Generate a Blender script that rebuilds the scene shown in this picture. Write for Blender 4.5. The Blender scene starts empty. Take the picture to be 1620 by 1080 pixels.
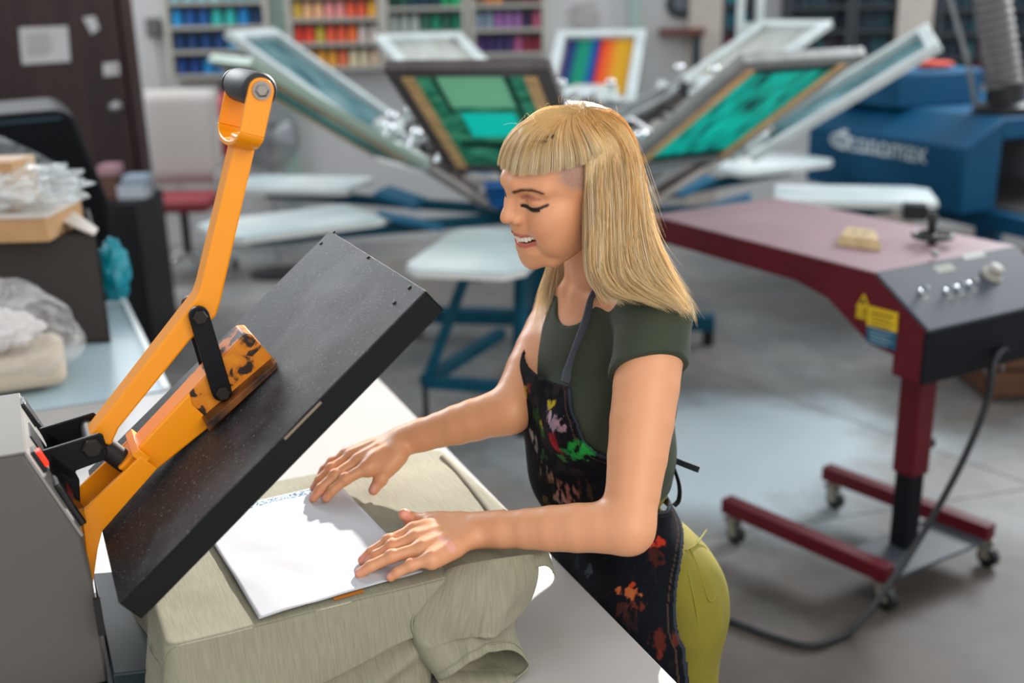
import bpy, math, random
import numpy as np
from mathutils import Vector, Matrix, noise as mnoise
rnd = random.Random(7)
SC = bpy.context.scene
COL = SC.collection
# ---------------------------------------------------------------- camera
F_PX = 1700.0; PITCH = math.radians(17.5); ROLL = math.radians(-1.2); CH = 1.7
_C = np.array([0, 0, CH]); _fw = np.array([0, math.cos(PITCH), -math.sin(PITCH)])
_r0 = np.array([1., 0, 0]); _u0 = np.cross(_r0, _fw)
_R = _r0 * math.cos(ROLL) + _u0 * math.sin(ROLL); _U = -_r0 * math.sin(ROLL) + _u0 * math.cos(ROLL)
def ray(px, py): return _fw + _R * (px - 810) / F_PX - _U * (py - 540) / F_PX
def P(px, py, d): return _C + ray(px, py) * d            # a measured point of the photograph at depth d
def Pz(px, py, z):
    r = ray(px, py); return _C + r * ((z - CH) / r[2])
def Py(px, py, y):
    r = ray(px, py); return _C + r * (y / r[1])
def pr(p):
    v = np.asarray(p, float) - _C; d = v @ _fw
    return np.array([810 + F_PX * (v @ _R) / d, 540 - F_PX * (v @ _U) / d, d])
cam = bpy.data.cameras.new('camera'); camo = bpy.data.objects.new('camera', cam); COL.objects.link(camo)
M4 = Matrix(((_R[0], _U[0], -_fw[0], 0), (_R[1], _U[1], -_fw[1], 0), (_R[2], _U[2], -_fw[2], CH), (0, 0, 0, 1)))
camo.matrix_world = M4
cam.sensor_width = 36; cam.lens = F_PX * 36 / 1620
cam.dof.use_dof = True; cam.dof.focus_distance = 1.46; cam.dof.aperture_fstop = 2.3
cam.clip_start = .02
SC.camera = camo
# ---------------------------------------------------------------- maths
def nz(v): v = np.asarray(v, float); return v / (np.linalg.norm(v) + 1e-12)
def A3(*v): return np.array(v, float)
def srgb(h):
    h = h.lstrip('#'); c = [int(h[i:i+2], 16) / 255 for i in (0, 2, 4)]
    return tuple(x / 12.92 if x <= .04045 else ((x + .055) / 1.055) ** 2.4 for x in c)
# ---------------------------------------------------------------- materials
MATS = {}
def mat(name, col, rough=.5, metal=0., var=.0, scale=8., bump=0., bscale=60., spec=.5, coat=0., trans=0., alpha=1., col2=None, emit=None, estr=1., sheen=0., sss=0., ior=1.45):
    if name in MATS: return MATS[name]
    m = bpy.data.materials.new(name); m.use_nodes = True; nt = m.node_tree; b = nt.nodes['Principled BSDF']
    c = srgb(col) if isinstance(col, str) else col
    b.inputs['Base Color'].default_value = (*c, 1); b.inputs['Roughness'].default_value = rough; b.inputs['Metallic'].default_value = metal
    b.inputs['Specular IOR Level'].default_value = spec; b.inputs['Coat Weight'].default_value = coat
    b.inputs['Transmission Weight'].default_value = trans; b.inputs['Alpha'].default_value = alpha; b.inputs['IOR'].default_value = ior
    b.inputs['Sheen Weight'].default_value = sheen
    if sss: b.inputs['Subsurface Weight'].default_value = sss; b.inputs['Subsurface Radius'].default_value = (.012, .004, .002); b.inputs['Subsurface Scale'].default_value = 1
    if emit: b.inputs['Emission Color'].default_value = (*srgb(emit), 1); b.inputs['Emission Strength'].default_value = estr
    tc = nt.nodes.new('ShaderNodeTexCoord')
    if var or col2:
        n = nt.nodes.new('ShaderNodeTexNoise'); n.inputs['Scale'].default_value = scale; n.inputs['Detail'].default_value = 6
        nt.links.new(tc.outputs['Object'], n.inputs['Vector'])
        r = nt.nodes.new('ShaderNodeValToRGB'); r.color_ramp.elements[0].position = .32; r.color_ramp.elements[1].position = .68
        c2 = srgb(col2) if col2 else tuple(min(1, x * (1 + var)) for x in c)
        c1 = c if col2 else tuple(x * (1 - var) for x in c)
        r.color_ramp.elements[0].color = (*c1, 1); r.color_ramp.elements[1].color = (*c2, 1)
        nt.links.new(n.outputs['Fac'], r.inputs['Fac']); nt.links.new(r.outputs['Color'], b.inputs['Base Color'])
        mr = nt.nodes.new('ShaderNodeMapRange'); mr.inputs['To Min'].default_value = max(0, rough - .06); mr.inputs['To Max'].default_value = min(1, rough + .08)
        nt.links.new(n.outputs['Fac'], mr.inputs['Value']); nt.links.new(mr.outputs['Result'], b.inputs['Roughness'])
    if bump:
        n2 = nt.nodes.new('ShaderNodeTexNoise'); n2.inputs['Scale'].default_value = bscale; n2.inputs['Detail'].default_value = 4
        nt.links.new(tc.outputs['Object'], n2.inputs['Vector'])
        bp = nt.nodes.new('ShaderNodeBump'); bp.inputs['Strength'].default_value = bump; bp.inputs['Distance'].default_value = .002
        nt.links.new(n2.outputs['Fac'], bp.inputs['Height']); nt.links.new(bp.outputs['Normal'], b.inputs['Normal'])
    MATS[name] = m; return m
def nodes(m): return m.node_tree, m.node_tree.nodes['Principled BSDF']
# ---------------------------------------------------------------- mesh builder
class MB:
    def __init__(s): s.v = []; s.f = []; s.m = []; s.cur = 0
    def add(s, vs, fs):
        o = len(s.v); s.v += [tuple(map(float, v)) for v in vs]
        s.f += [tuple(o + i for i in f) for f in fs]; s.m += [s.cur] * len(fs); return s
    def box(s, c, d, ax=None):                     # centre, full dims, axes (3 unit vectors)
        ax = ax or (A3(1,0,0), A3(0,1,0), A3(0,0,1)); c = np.asarray(c, float)
        h = [np.asarray(ax[i], float) * d[i] / 2 for i in range(3)]
        vs = [c + sx*h[0] + sy*h[1] + sz*h[2] for sx in (-1,1) for sy in (-1,1) for sz in (-1,1)]
        return s.add(vs, [(0,1,3,2),(4,6,7,5),(0,4,5,1),(2,3,7,6),(0,2,6,4),(1,5,7,3)])
    def bb(s, x0, x1, y0, y1, z0, z1): return s.box(((x0+x1)/2,(y0+y1)/2,(z0+z1)/2), (abs(x1-x0),abs(y1-y0),abs(z1-z0)))
    def beam(s, a, b, w, h, up=(0,0,1)):           # rectangular bar a->b, w sideways, h along up
        a = np.asarray(a, float); b = np.asarray(b, float); u = nz(b-a); sd = nz(np.cross(u, up)); n = np.cross(sd, u)
        return s.box((a+b)/2, (np.linalg.norm(b-a), w, h), (u, sd, n))
    def prism(s, pts, off):                         # polygon (3D points) extruded by vector off
        n = len(pts); pts = [np.asarray(p, float) for p in pts]; off = np.asarray(off, float)
        vs = pts + [p + off for p in pts]
        fs = [tuple(range(n))[::-1], tuple(range(n, 2*n))] + [(i, (i+1) % n, n+(i+1) % n, n+i) for i in range(n)]
        return s.add(vs, fs)
    def tube(s, pts, r, seg=10, cap=True, flat=1.0, up=None, closed=False):
        pts = [np.asarray(p, float) for p in pts]; n = len(pts); rr = r if hasattr(r, '__len__') else [r]*n
        vs = []; t0 = nz(pts[1]-pts[0]); a = np.asarray(up, float) if up is not None else (A3(0,0,1) if abs(t0[2]) < .9 else A3(1,0,0)); nrm = nz(np.cross(t0, np.cross(a, t0)))
        for i in range(n):
            if closed: t = nz(pts[(i+1) % n]-pts[i-1])
            else: t = nz(pts[min(i+1, n-1)]-pts[max(i-1, 0)])
            nrm = nz(nrm - t*(nrm@t)); bn = np.cross(t, nrm)
            for k in range(seg):
                q = 2*math.pi*k/seg; vs.append(pts[i] + rr[i]*(math.cos(q)*nrm*flat + math.sin(q)*bn))
        fs = []
        for i in range(n if closed else n-1):
            j = (i+1) % n
            for k in range(seg): fs.append((i*seg+k, i*seg+(k+1) % seg, j*seg+(k+1) % seg, j*seg+k))
        if cap and not closed: fs += [tuple(range(seg))[::-1], tuple((n-1)*seg+k for k in range(seg))]
        return s.add(vs, fs)
    def cyl(s, a, b, r, seg=20, r2=None): return s.tube([a, b], [r, r if r2 is None else r2], seg)
    def lathe(s, c, ax, prof, seg=24):              # prof: (radius, height along ax)
        c = np.asarray(c, float); ax = nz(ax); a = A3(0,0,1) if abs(ax[2]) < .9 else A3(1,0,0); x = nz(np.cross(a, ax)); y = np.cross(ax, x)
        vs = [c + ax*h + r*(math.cos(2*math.pi*k/seg)*x + math.sin(2*math.pi*k/seg)*y) for r, h in prof for k in range(seg)]
        n = len(prof)
        fs = [(i*seg+k, i*seg+(k+1) % seg, (i+1)*seg+(k+1) % seg, (i+1)*seg+k) for i in range(n-1) for k in range(seg)]
        fs += [tuple(range(seg))[::-1], tuple((n-1)*seg+k for k in range(seg))]
        return s.add(vs, fs)
    def torus(s, c, ax, R_, r, seg=36, ss=10, a0=0, a1=2*math.pi):
        ax = nz(ax); a = A3(0,0,1) if abs(ax[2]) < .9 else A3(1,0,0); x = nz(np.cross(a, ax)); y = np.cross(ax, x); c = np.asarray(c, float)
        full = abs(a1-a0-2*math.pi) < 1e-6; n = seg if full else seg+1
        pts = [c + R_*(math.cos(a0+(a1-a0)*i/seg)*x + math.sin(a0+(a1-a0)*i/seg)*y) for i in range(n)]
        return s.tube(pts, r, ss, closed=full, up=ax)
    def ball(s, c, r, seg=16, rings=10, ax=None):
        r = r if hasattr(r, '__len__') else (r, r, r); c = np.asarray(c, float); ax = ax or (A3(1,0,0), A3(0,1,0), A3(0,0,1))
        vs = [c - ax[2]*r[2]]; 
        for i in range(1, rings):
            t = -math.pi/2 + math.pi*i/rings
            for k in range(seg):
                q = 2*math.pi*k/seg; vs.append(c + ax[0]*r[0]*math.cos(t)*math.cos(q) + ax[1]*r[1]*math.cos(t)*math.sin(q) + ax[2]*r[2]*math.sin(t))
        vs.append(c + ax[2]*r[2]); last = len(vs)-1
        fs = [(0, 1+(k+1) % seg, 1+k) for k in range(seg)]
        for i in range(rings-2):
            for k in range(seg): a_ = 1+i*seg; b_ = a_+seg; fs.append((a_+k, a_+(k+1) % seg, b_+(k+1) % seg, b_+k))
        b_ = 1+(rings-2)*seg; fs += [(last, b_+k, b_+(k+1) % seg) for k in range(seg)]
        return s.add(vs, fs)
    def grid(s, fn, nu, nv, closed_u=False):        # fn(u,v)->point, u,v in 0..1
        vs = [fn(i/(nu if closed_u else nu-1), j/(nv-1)) for i in range(nu) for j in range(nv)]
        fs = [(i*nv+j, ((i+1) % nu)*nv+j, ((i+1) % nu)*nv+j+1, i*nv+j+1) for i in range(nu if closed_u else nu-1) for j in range(nv-1)]
        return s.add(vs, fs)
    def build(s, name, mats, parent=None, smooth=None, bevel=0, solid=0, sub=0, seg=2, origin=None, **kw):
        me = bpy.data.meshes.new(name); V = np.array(s.v)
        org = np.zeros(3) if origin is None else np.asarray(origin, float)
        if origin is None and parent is None: org = np.array([(V[:,0].min()+V[:,0].max())/2, (V[:,1].min()+V[:,1].max())/2, V[:,2].min()])
        if parent is not None: org = np.array(parent.get('_o', (0,0,0)))
        me.from_pydata([tuple(v) for v in (V-org)], [], s.f); me.validate()
        mats = mats if isinstance(mats, (list, tuple)) else [mats]
        for m in mats: me.materials.append(m)
        if len(mats) > 1: me.polygons.foreach_set('material_index', s.m[:len(me.polygons)])
        o = bpy.data.objects.new(name, me); COL.objects.link(o)
        if parent is None: o.location = org; WORG[o.name] = org
        else: o.parent = parent
        o['_o'] = tuple(org)
        import bmesh
        bm = bmesh.new(); bm.from_mesh(me); bmesh.ops.recalc_face_normals(bm, faces=bm.faces) if kw.get('recalc', True) else None; bm.to_mesh(me); bm.free()
        if smooth is not None:
            me.polygons.foreach_set('use_smooth', [True]*len(me.polygons))
            if smooth < 180:
                try: me.set_sharp_from_angle(angle=math.radians(smooth))
                except Exception: pass
        if solid: md = o.modifiers.new('solid', 'SOLIDIFY'); md.thickness = solid; md.offset = kw.get('soff', 0)
        if sub: md = o.modifiers.new('sub', 'SUBSURF'); md.levels = sub; md.render_levels = sub
        if bevel:
            md = o.modifiers.new('bevel', 'BEVEL'); md.width = bevel; md.segments = seg; md.limit_method = 'ANGLE'; md.angle_limit = math.radians(40); md.harden_normals = False
            if smooth is None:
                me.polygons.foreach_set('use_smooth', [True]*len(me.polygons)); 
                try: me.set_sharp_from_angle(angle=math.radians(35))
                except Exception: pass
        return o
WORG = {}
def tag(o, label=None, cat=None, group=None, kind=None):
    if label: o['label'] = label
    if cat: o['category'] = cat
    if group: o['group'] = group
    if kind: o['kind'] = kind
    return o
def thing(name, label, cat, loc, group=None):
    o = bpy.data.objects.new(name, None); COL.objects.link(o); o.location = tuple(map(float, loc)); o.empty_display_size = .1
    o['_o'] = tuple(map(float, loc)); return tag(o, label, cat, group)
KIDS = {}
def copy_tree(o, dv, label=None, parent=None, rz=0.):
    c = o.copy(); COL.objects.link(c)
    if parent is None:
        c.location = Vector(o.location) + Vector(dv); c.rotation_euler.z += rz
        if label: c['label'] = label
    else: c.parent = parent
    for ch in [x for x in COL.objects if x.parent == o]: copy_tree(ch, (0,0,0), None, c)
    return c
def curve_text(name, body, size, loc, ax, m, parent=None, ext=.0004):
    """lettering turned into a mesh lying in the plane ax[0], ax[1]"""
    cu = bpy.data.curves.new('t', 'FONT'); cu.body = body; cu.size = size; cu.extrude = ext; cu.align_x = 'CENTER'; cu.align_y = 'CENTER'
    t = bpy.data.objects.new('t', cu); COL.objects.link(t); bpy.context.view_layer.update()
    me = bpy.data.meshes.new_from_object(t.evaluated_get(bpy.context.evaluated_depsgraph_get()))
    bpy.data.objects.remove(t)
    n = np.cross(ax[0], ax[1]); l = np.asarray(loc, float) - (np.array(parent['_o']) if parent is not None else 0)
    me.transform(Matrix(((ax[0][0], ax[1][0], n[0], l[0]), (ax[0][1], ax[1][1], n[1], l[1]), (ax[0][2], ax[1][2], n[2], l[2]), (0,0,0,1))))
    me.materials.clear(); me.materials.append(m); o = bpy.data.objects.new(name, me); COL.objects.link(o); o.parent = parent; return o
# ---------------------------------------------------------------- implicit surfaces -> one continuous mesh
def s_min(a, b, k):
    h = np.clip(.5 + .5*(b-a)/k, 0, 1); return b*(1-h) + a*h - k*h*(1-h)
def s_max(a, b, k): return -s_min(-a, -b, k)
class SDF:
    """list of tapered capsules / ellipsoids / custom functions, blended with a smooth minimum"""
    def __init__(s): s.items = []
    def cap(s, a, b, ra, rb=None, k=.01, neg=False):
        a = A3(*a); b = A3(*b); rb = ra if rb is None else rb; L = np.linalg.norm(b-a)
        def fn(p):
            h = np.clip(((p-a)@(b-a))/(L*L+1e-12), 0, 1); return np.linalg.norm(p-a-h[:,None]*(b-a), axis=1) - (ra+(rb-ra)*h)
        s.items.append((fn, (a+b)/2, L/2+max(ra, rb), k, neg)); return s
    def chain(s, pts, rs, k=.01, k0=None):
        P_ = [A3(*p) for p in pts]; c = (np.min(P_, 0)+np.max(P_, 0))/2; br = max(np.linalg.norm(p-c)+r for p, r in zip(P_, rs))
        def fn(p):
            d = None
            for a, b, ra, rb in zip(P_[:-1], P_[1:], rs[:-1], rs[1:]):
                L2 = float((b-a)@(b-a)); h = np.clip(((p-a)@(b-a))/(L2+1e-12), 0, 1); v = np.linalg.norm(p-a-h[:,None]*(b-a), axis=1) - (ra+(rb-ra)*h)
                d = v if d is None else s_min(d, v, .0025)
            return d
        s.items.append((fn, c, br, k if k0 is None else k0, False)); return s
    def ell(s, c, r, ax=None, k=.01, neg=False):
        c = A3(*c); r = A3(*r); Mx = np.array(ax if ax is not None else np.eye(3), float)
        def fn(p):
            q = (p-c)@Mx.T; k0 = np.linalg.norm(q/r, axis=1); k1 = np.linalg.norm(q/(r*r), axis=1); return k0*(k0-1)/(k1+1e-9)
        s.items.append((fn, c, float(r.max()), k, neg)); return s
    def box(s, c, h, ax=None, rad=.005, k=.01, neg=False):
        c = A3(*c); h = A3(*h)-rad; Mx = np.array(ax if ax is not None else np.eye(3), float)
        def fn(p):
            q = np.abs((p-c)@Mx.T)-h; return np.linalg.norm(np.maximum(q, 0), axis=1) + np.minimum(q.max(1), 0) - rad
        s.items.append((fn, c, float(np.linalg.norm(h))+rad, k, neg)); return s
    def func(s, fn, c, r, k=.01, neg=False): s.items.append((fn, A3(*c), r, k, neg)); return s
    def ev(s, p, ctr=None, rad=None):
        d = np.full(len(p), 1.0)
        for fn, c, br, k, neg in s.items:
            if ctr is not None and np.linalg.norm(c-ctr) > br + rad + 3*k + .012: continue
            v = fn(p); d = s_max(d, -v, k) if neg else s_min(d, v, k)
        return d
def polygonise(fn, lo, hi, h, B=16, mask=None):
    """blockwise surface nets of fn(points, block_centre, block_radius)"""
    lo = np.asarray(lo, float); hi = np.asarray(hi, float); nb = np.ceil((hi-lo)/(h*B)).astype(int)
    N = nb*B+1; rad = B*h*math.sqrt(3)/2
    keys = []; offs = []; 
    g = np.arange(B+2); gx, gy, gz = np.meshgrid(g, g, g, indexing='ij'); G = np.stack([gx, gy, gz], -1).reshape(-1, 3)
    NX, NY, NZ = [int(x)+2 for x in N]
    VK = []; VP = []; Q = []
    cs = np.array([(i, j, k) for i in range(nb[0]) for j in range(nb[1]) for k in range(nb[2])])
    cc = lo + (cs+.5)*B*h
    dc = np.empty(len(cc))
    for i in range(0, len(cc), 20000): dc[i:i+20000] = fn(cc[i:i+20000], None, None)
    for b, c, d0 in zip(cs, cc, dc):
        if abs(d0) > rad*1.35 + .012: continue
        D = fn(lo + (b*B+G)*h, c, rad+h).reshape(B+2, B+2, B+2)
        ins = D < 0
        if ins.all() or not ins.any(): continue
        # cells 0..B (needs cells -1 shared: handled by global key merge)
        n = B+1; cnt = np.zeros((n, n, n)); acc = np.zeros((n, n, n, 3))
        cx = np.stack(np.meshgrid(*[np.arange(n)]*3, indexing='ij'), -1).astype(float)
        corners = [(i, j, k) for i in (0,1) for j in (0,1) for k in (0,1)]
        for a in corners:
            for ax in range(3):
                if a[ax]: continue
                e = list(a); e[ax] = 1
                da = D[a[0]:a[0]+n, a[1]:a[1]+n, a[2]:a[2]+n]; db = D[e[0]:e[0]+n, e[1]:e[1]+n, e[2]:e[2]+n]
                cr = (da < 0) != (db < 0)
                t = np.where(cr, da/(da-db+1e-20), 0)
                o = np.array(a, float); pos = cx+o; pos[..., ax] += t
                acc += pos*cr[..., None]; cnt += cr
        has = cnt > 0
        idx = np.argwhere(has)
        pos = (acc[has]/cnt[has][:, None] + b*B)*h + lo
        gi = idx + b*B; key = (gi[:,0]*NY + gi[:,1])*NZ + gi[:,2]
        VK.append(key); VP.append(pos)
        for ax in range(3):
            o1, o2 = (ax+1) % 3, (ax+2) % 3
            # edges starting at grid point (1..B) so that all four cells lie in this block's 0..B range
            sl = [slice(1, B+1)]*3; sl2 = list(sl)
            sl[ax] = slice(0, B); sl2[ax] = slice(1, B+1)
            a_ = ins[tuple(sl)]; b_ = ins[tuple(sl2)]; cr = np.argwhere(a_ != b_)
            if not len(cr): continue
            fl = a_[tuple(cr.T)]
            g0 = cr.copy()
            for q in (o1, o2): g0[:, q] += 1
            g0 = g0 + b*B
            def K(d1, d2):
                z = g0.copy(); z[:, o1] -= d1; z[:, o2] -= d2; return (z[:,0]*NY+z[:,1])*NZ+z[:,2]
            q4 = np.stack([K(1,1), K(0,1), K(0,0), K(1,0)], 1)
            q4[~fl] = q4[~fl][:, ::-1]; Q.append(q4)
    VK = np.concatenate(VK); VP = np.concatenate(VP); Q = np.concatenate(Q)
    uk, first = np.unique(VK, return_index=True); V = VP[first]
    qi = np.searchsorted(uk, Q); qi = np.clip(qi, 0, len(uk)-1); ok = (uk[qi] == Q).all(1)
    return V, qi[ok]
def np_mesh(name, V, Fq, m, parent=None, smooth=True, lapl=0):
    org = np.array(parent['_o']) if parent is not None else np.array([(V[:,0].min()+V[:,0].max())/2, (V[:,1].min()+V[:,1].max())/2, V[:,2].min()])
    if lapl:
        E_ = np.concatenate([Fq[:, [i, (i+1) % Fq.shape[1]]] for i in range(Fq.shape[1])]); 
        for _ in range(lapl):
            s_ = np.zeros_like(V); c_ = np.zeros(len(V))
            for k in range(3): s_[:, k] = np.bincount(E_[:,0], V[E_[:,1], k], len(V)) + np.bincount(E_[:,1], V[E_[:,0], k], len(V))
            c_ = np.bincount(E_.ravel(), minlength=len(V)).astype(float); c_[c_ == 0] = 1
            V = V*.5 + .5*np.where((c_ > 1)[:, None], s_/c_[:, None], V)
    me = bpy.data.meshes.new(name); nv = Fq.shape[1]
    me.vertices.add(len(V)); me.vertices.foreach_set('co', (V-org).astype(np.float32).ravel())
    me.loops.add(Fq.size); me.loops.foreach_set('vertex_index', Fq.astype(np.int32).ravel())
    me.polygons.add(len(Fq)); me.polygons.foreach_set('loop_start', np.arange(0, Fq.size, nv, dtype=np.int32)); me.polygons.foreach_set('loop_total', np.full(len(Fq), nv, dtype=np.int32))
    me.update(calc_edges=True); me.validate()
    me.polygons.foreach_set('use_smooth', [smooth]*len(me.polygons))
    for x in (m if isinstance(m, (list, tuple)) else [m]): me.materials.append(x)
    o = bpy.data.objects.new(name, me); COL.objects.link(o)
    if parent is not None: o.parent = parent
    else: o.location = tuple(org)
    o['_o'] = tuple(org); return o, V
def set_col(me, name, C):
    a = me.color_attributes.new(name, 'FLOAT_COLOR', 'POINT'); C4 = np.ones((len(me.vertices), 4), np.float32); C4[:, :3] = C; a.data.foreach_set('color', C4.ravel())
# ================================================================ setting
Zv = A3(0,0,1)
def floor_mat():
    m = mat('concrete', '#8f9396', .42); nt, b = nodes(m); L = nt.links.new; N = nt.nodes.new
    tc = N('ShaderNodeTexCoord')
    def noise(sc, det, rgh=.55, dist=0):
        n = N('ShaderNodeTexNoise'); n.inputs['Scale'].default_value = sc; n.inputs['Detail'].default_value = det; n.inputs['Roughness'].default_value = rgh; n.inputs['Distortion'].default_value = dist
        L(tc.outputs['Object'], n.inputs['Vector']); return n
    def ramp(src, stops):
        r = N('ShaderNodeValToRGB'); L(src, r.inputs['Fac'])
        while len(r.color_ramp.elements) < len(stops): r.color_ramp.elements.new(.5)
        for e, (p, c) in zip(r.color_ramp.elements, stops): e.position = p; e.color = (*srgb(c), 1)
        return r
    n1 = noise(.9, 7, .6, .4); r1 = ramp(n1.outputs['Fac'], [(.3, '#5c6062'), (.5, '#7d7e7d'), (.7, '#979693')])
    n2 = noise(7, 8, .65); r2 = ramp(n2.outputs['Fac'], [(.35, '#8f8f8f'), (.65, '#ffffff')])
    mx = N('ShaderNodeMixRGB'); mx.blend_type = 'MULTIPLY'; mx.inputs['Fac'].default_value = .35; L(r1.outputs[0], mx.inputs[1]); L(r2.outputs[0], mx.inputs[2])
    # warm brown worn patches
    n3 = noise(.55, 5, .6); r3 = ramp(n3.outputs['Fac'], [(.45, '#000000'), (.66, '#ffffff')])
    mx2 = N('ShaderNodeMixRGB'); L(r3.outputs[0], mx2.inputs['Fac']); L(mx.outputs[0], mx2.inputs[1]); mx2.inputs[2].default_value = (*srgb('#6f645c'), 1)
    # small dark paint drips
    v = N('ShaderNodeTexVoronoi'); v.inputs['Scale'].default_value = 9; v.inputs['Randomness'].default_value = 1; L(tc.outputs['Object'], v.inputs['Vector'])
    r4 = ramp(v.outputs['Distance'], [(.05, '#ffffff'), (.09, '#000000')])
    mm = N('ShaderNodeMath'); mm.operation = 'MULTIPLY'; mm.inputs[1].default_value = .45; L(r4.outputs[0], mm.inputs[0])
    mx3 = N('ShaderNodeMixRGB'); L(mm.outputs[0], mx3.inputs['Fac']); L(mx2.outputs[0], mx3.inputs[1]); mx3.inputs[2].default_value = (*srgb('#4a4542'), 1)
    # pale bluish area, broken up by noise, in front of the printing press
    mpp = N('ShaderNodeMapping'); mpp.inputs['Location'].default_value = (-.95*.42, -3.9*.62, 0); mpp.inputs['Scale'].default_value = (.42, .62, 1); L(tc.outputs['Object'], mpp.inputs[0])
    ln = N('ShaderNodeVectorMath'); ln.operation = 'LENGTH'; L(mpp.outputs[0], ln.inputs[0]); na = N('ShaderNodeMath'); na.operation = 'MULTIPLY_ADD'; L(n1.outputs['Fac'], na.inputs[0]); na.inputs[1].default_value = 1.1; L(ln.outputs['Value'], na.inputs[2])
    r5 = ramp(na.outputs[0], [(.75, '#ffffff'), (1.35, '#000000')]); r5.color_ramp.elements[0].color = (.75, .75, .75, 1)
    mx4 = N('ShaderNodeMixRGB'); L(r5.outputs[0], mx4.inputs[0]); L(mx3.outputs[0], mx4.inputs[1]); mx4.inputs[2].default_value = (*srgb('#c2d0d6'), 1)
    # darker brown tone around the flash dryer
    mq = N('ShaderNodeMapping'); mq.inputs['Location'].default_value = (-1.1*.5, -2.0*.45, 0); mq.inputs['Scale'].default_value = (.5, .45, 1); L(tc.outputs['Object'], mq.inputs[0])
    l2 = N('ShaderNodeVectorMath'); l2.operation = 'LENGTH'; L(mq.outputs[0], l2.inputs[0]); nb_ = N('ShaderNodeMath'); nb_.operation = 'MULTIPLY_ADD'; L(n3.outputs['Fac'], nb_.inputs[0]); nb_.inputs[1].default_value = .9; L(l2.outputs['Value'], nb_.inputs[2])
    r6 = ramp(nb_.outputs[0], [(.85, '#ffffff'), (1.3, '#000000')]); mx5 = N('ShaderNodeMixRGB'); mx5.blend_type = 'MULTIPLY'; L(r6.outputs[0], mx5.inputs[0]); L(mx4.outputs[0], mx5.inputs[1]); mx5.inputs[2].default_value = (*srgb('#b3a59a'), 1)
    L(mx5.outputs[0], b.inputs['Base Color'])
    rr = N('ShaderNodeMapRange'); rr.inputs['To Min'].default_value = .42; rr.inputs['To Max'].default_value = .65; L(n1.outputs['Fac'], rr.inputs['Value']); L(rr.outputs[0], b.inputs['Roughness'])
    bp = N('ShaderNodeBump'); bp.inputs['Strength'].default_value = .15; bp.inputs['Distance'].default_value = .003; L(n2.outputs['Fac'], bp.inputs['Height']); L(bp.outputs[0], b.inputs['Normal'])
    return m
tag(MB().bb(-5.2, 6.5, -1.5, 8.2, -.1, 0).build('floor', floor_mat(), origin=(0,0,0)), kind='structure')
M_wall = mat('wall_paint', '#bdbcbc', .8, var=.05, scale=1.5)
tag(MB().bb(-5.2, 6.5, 8.0, 8.15, 0, 2.45).build('wall_back', M_wall), kind='structure')
tag(MB().bb(-5.35, -5.2, -1.5, 8.15, 0, 2.45).build('wall_left', M_wall), kind='structure')
tag(MB().bb(-5.2, -2.05, 6.12, 6.24, 0, 2.45).build('wall_partition', M_wall), kind='structure')
# floor joints
M_joint = mat('joint', '#5f6161', .8)
g = MB(); g.beam((-1.2, 8, .0008), (3.2, 1.6, .0008), .007, .001); g.beam((-2.0, 2.5, .0008), (6, 4.6, .0008), .006, .001)
tag(g.build('trim_1', M_joint), kind='structure')
# wall pilasters (pale green strips between the racks)
M_green = mat('pale_green', '#8fa39c', .6)
for i, (a, b_) in enumerate(((432, 458), (996, 1012))):
    x0 = Py(a, 60, 7.98)[0]; x1 = Py(b_, 60, 7.98)[0]
    tag(MB().bb(x0, x1, 7.94, 8.0, .3, 2.4).build('trim_%d' % (i+2), M_green), kind='structure')
M_beige = mat('beige_paint', '#a89e95', .8, var=.05)
for i, (a, b_) in enumerate(((1090, 1140), (1415, 1470))):
    x0 = Py(a, 60, 7.9)[0]; x1 = Py(b_, 60, 7.9)[0]
    tag(MB().bb(x0, x1, 7.86, 8.0, 0, 2.45).build('trim_%d' % (i+4), M_beige), kind='structure')
# brown door
M_brown = mat('dark_wood', '#35211d', .45, var=.35, scale=3)
nt, b = nodes(M_brown)
for n in nt.nodes:
    if n.type == 'TEX_NOISE':
        mp = nt.nodes.new('ShaderNodeMapping'); mp.inputs['Scale'].default_value = (6, 6, .35); tcn = [q for q in nt.nodes if q.type == 'TEX_COORD'][0]
        nt.links.new(tcn.outputs['Object'], mp.inputs['Vector']); nt.links.new(mp.outputs[0], n.inputs['Vector'])
xr = Py(200, 100, 6.0)[0]
d = MB(); d.bb(-3.9, xr, 6.0, 6.06, 0, 2.3); door = tag(d.build('door_1', M_brown, bevel=.004), kind='structure')
d = MB(); d.bb(xr-.02, xr+.03, 6.0, 6.12, 0, 2.35).bb(-3.95, -3.9, 6.0, 6.12, 0, 2.35); d.build('door_frame', M_brown, door)
k = Py(183, 169, 5.98); d = MB(); d.lathe((k[0], 6.0, k[2]), (0,-1,0), [(.03,0),(.03,.006),(.012,.01),(.012,.03),(.024,.04),(.024,.055),(.01,.062)]); d.build('door_knob', mat('steel', '#a7a7a7', .3, 1.), door, smooth=40)
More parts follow.
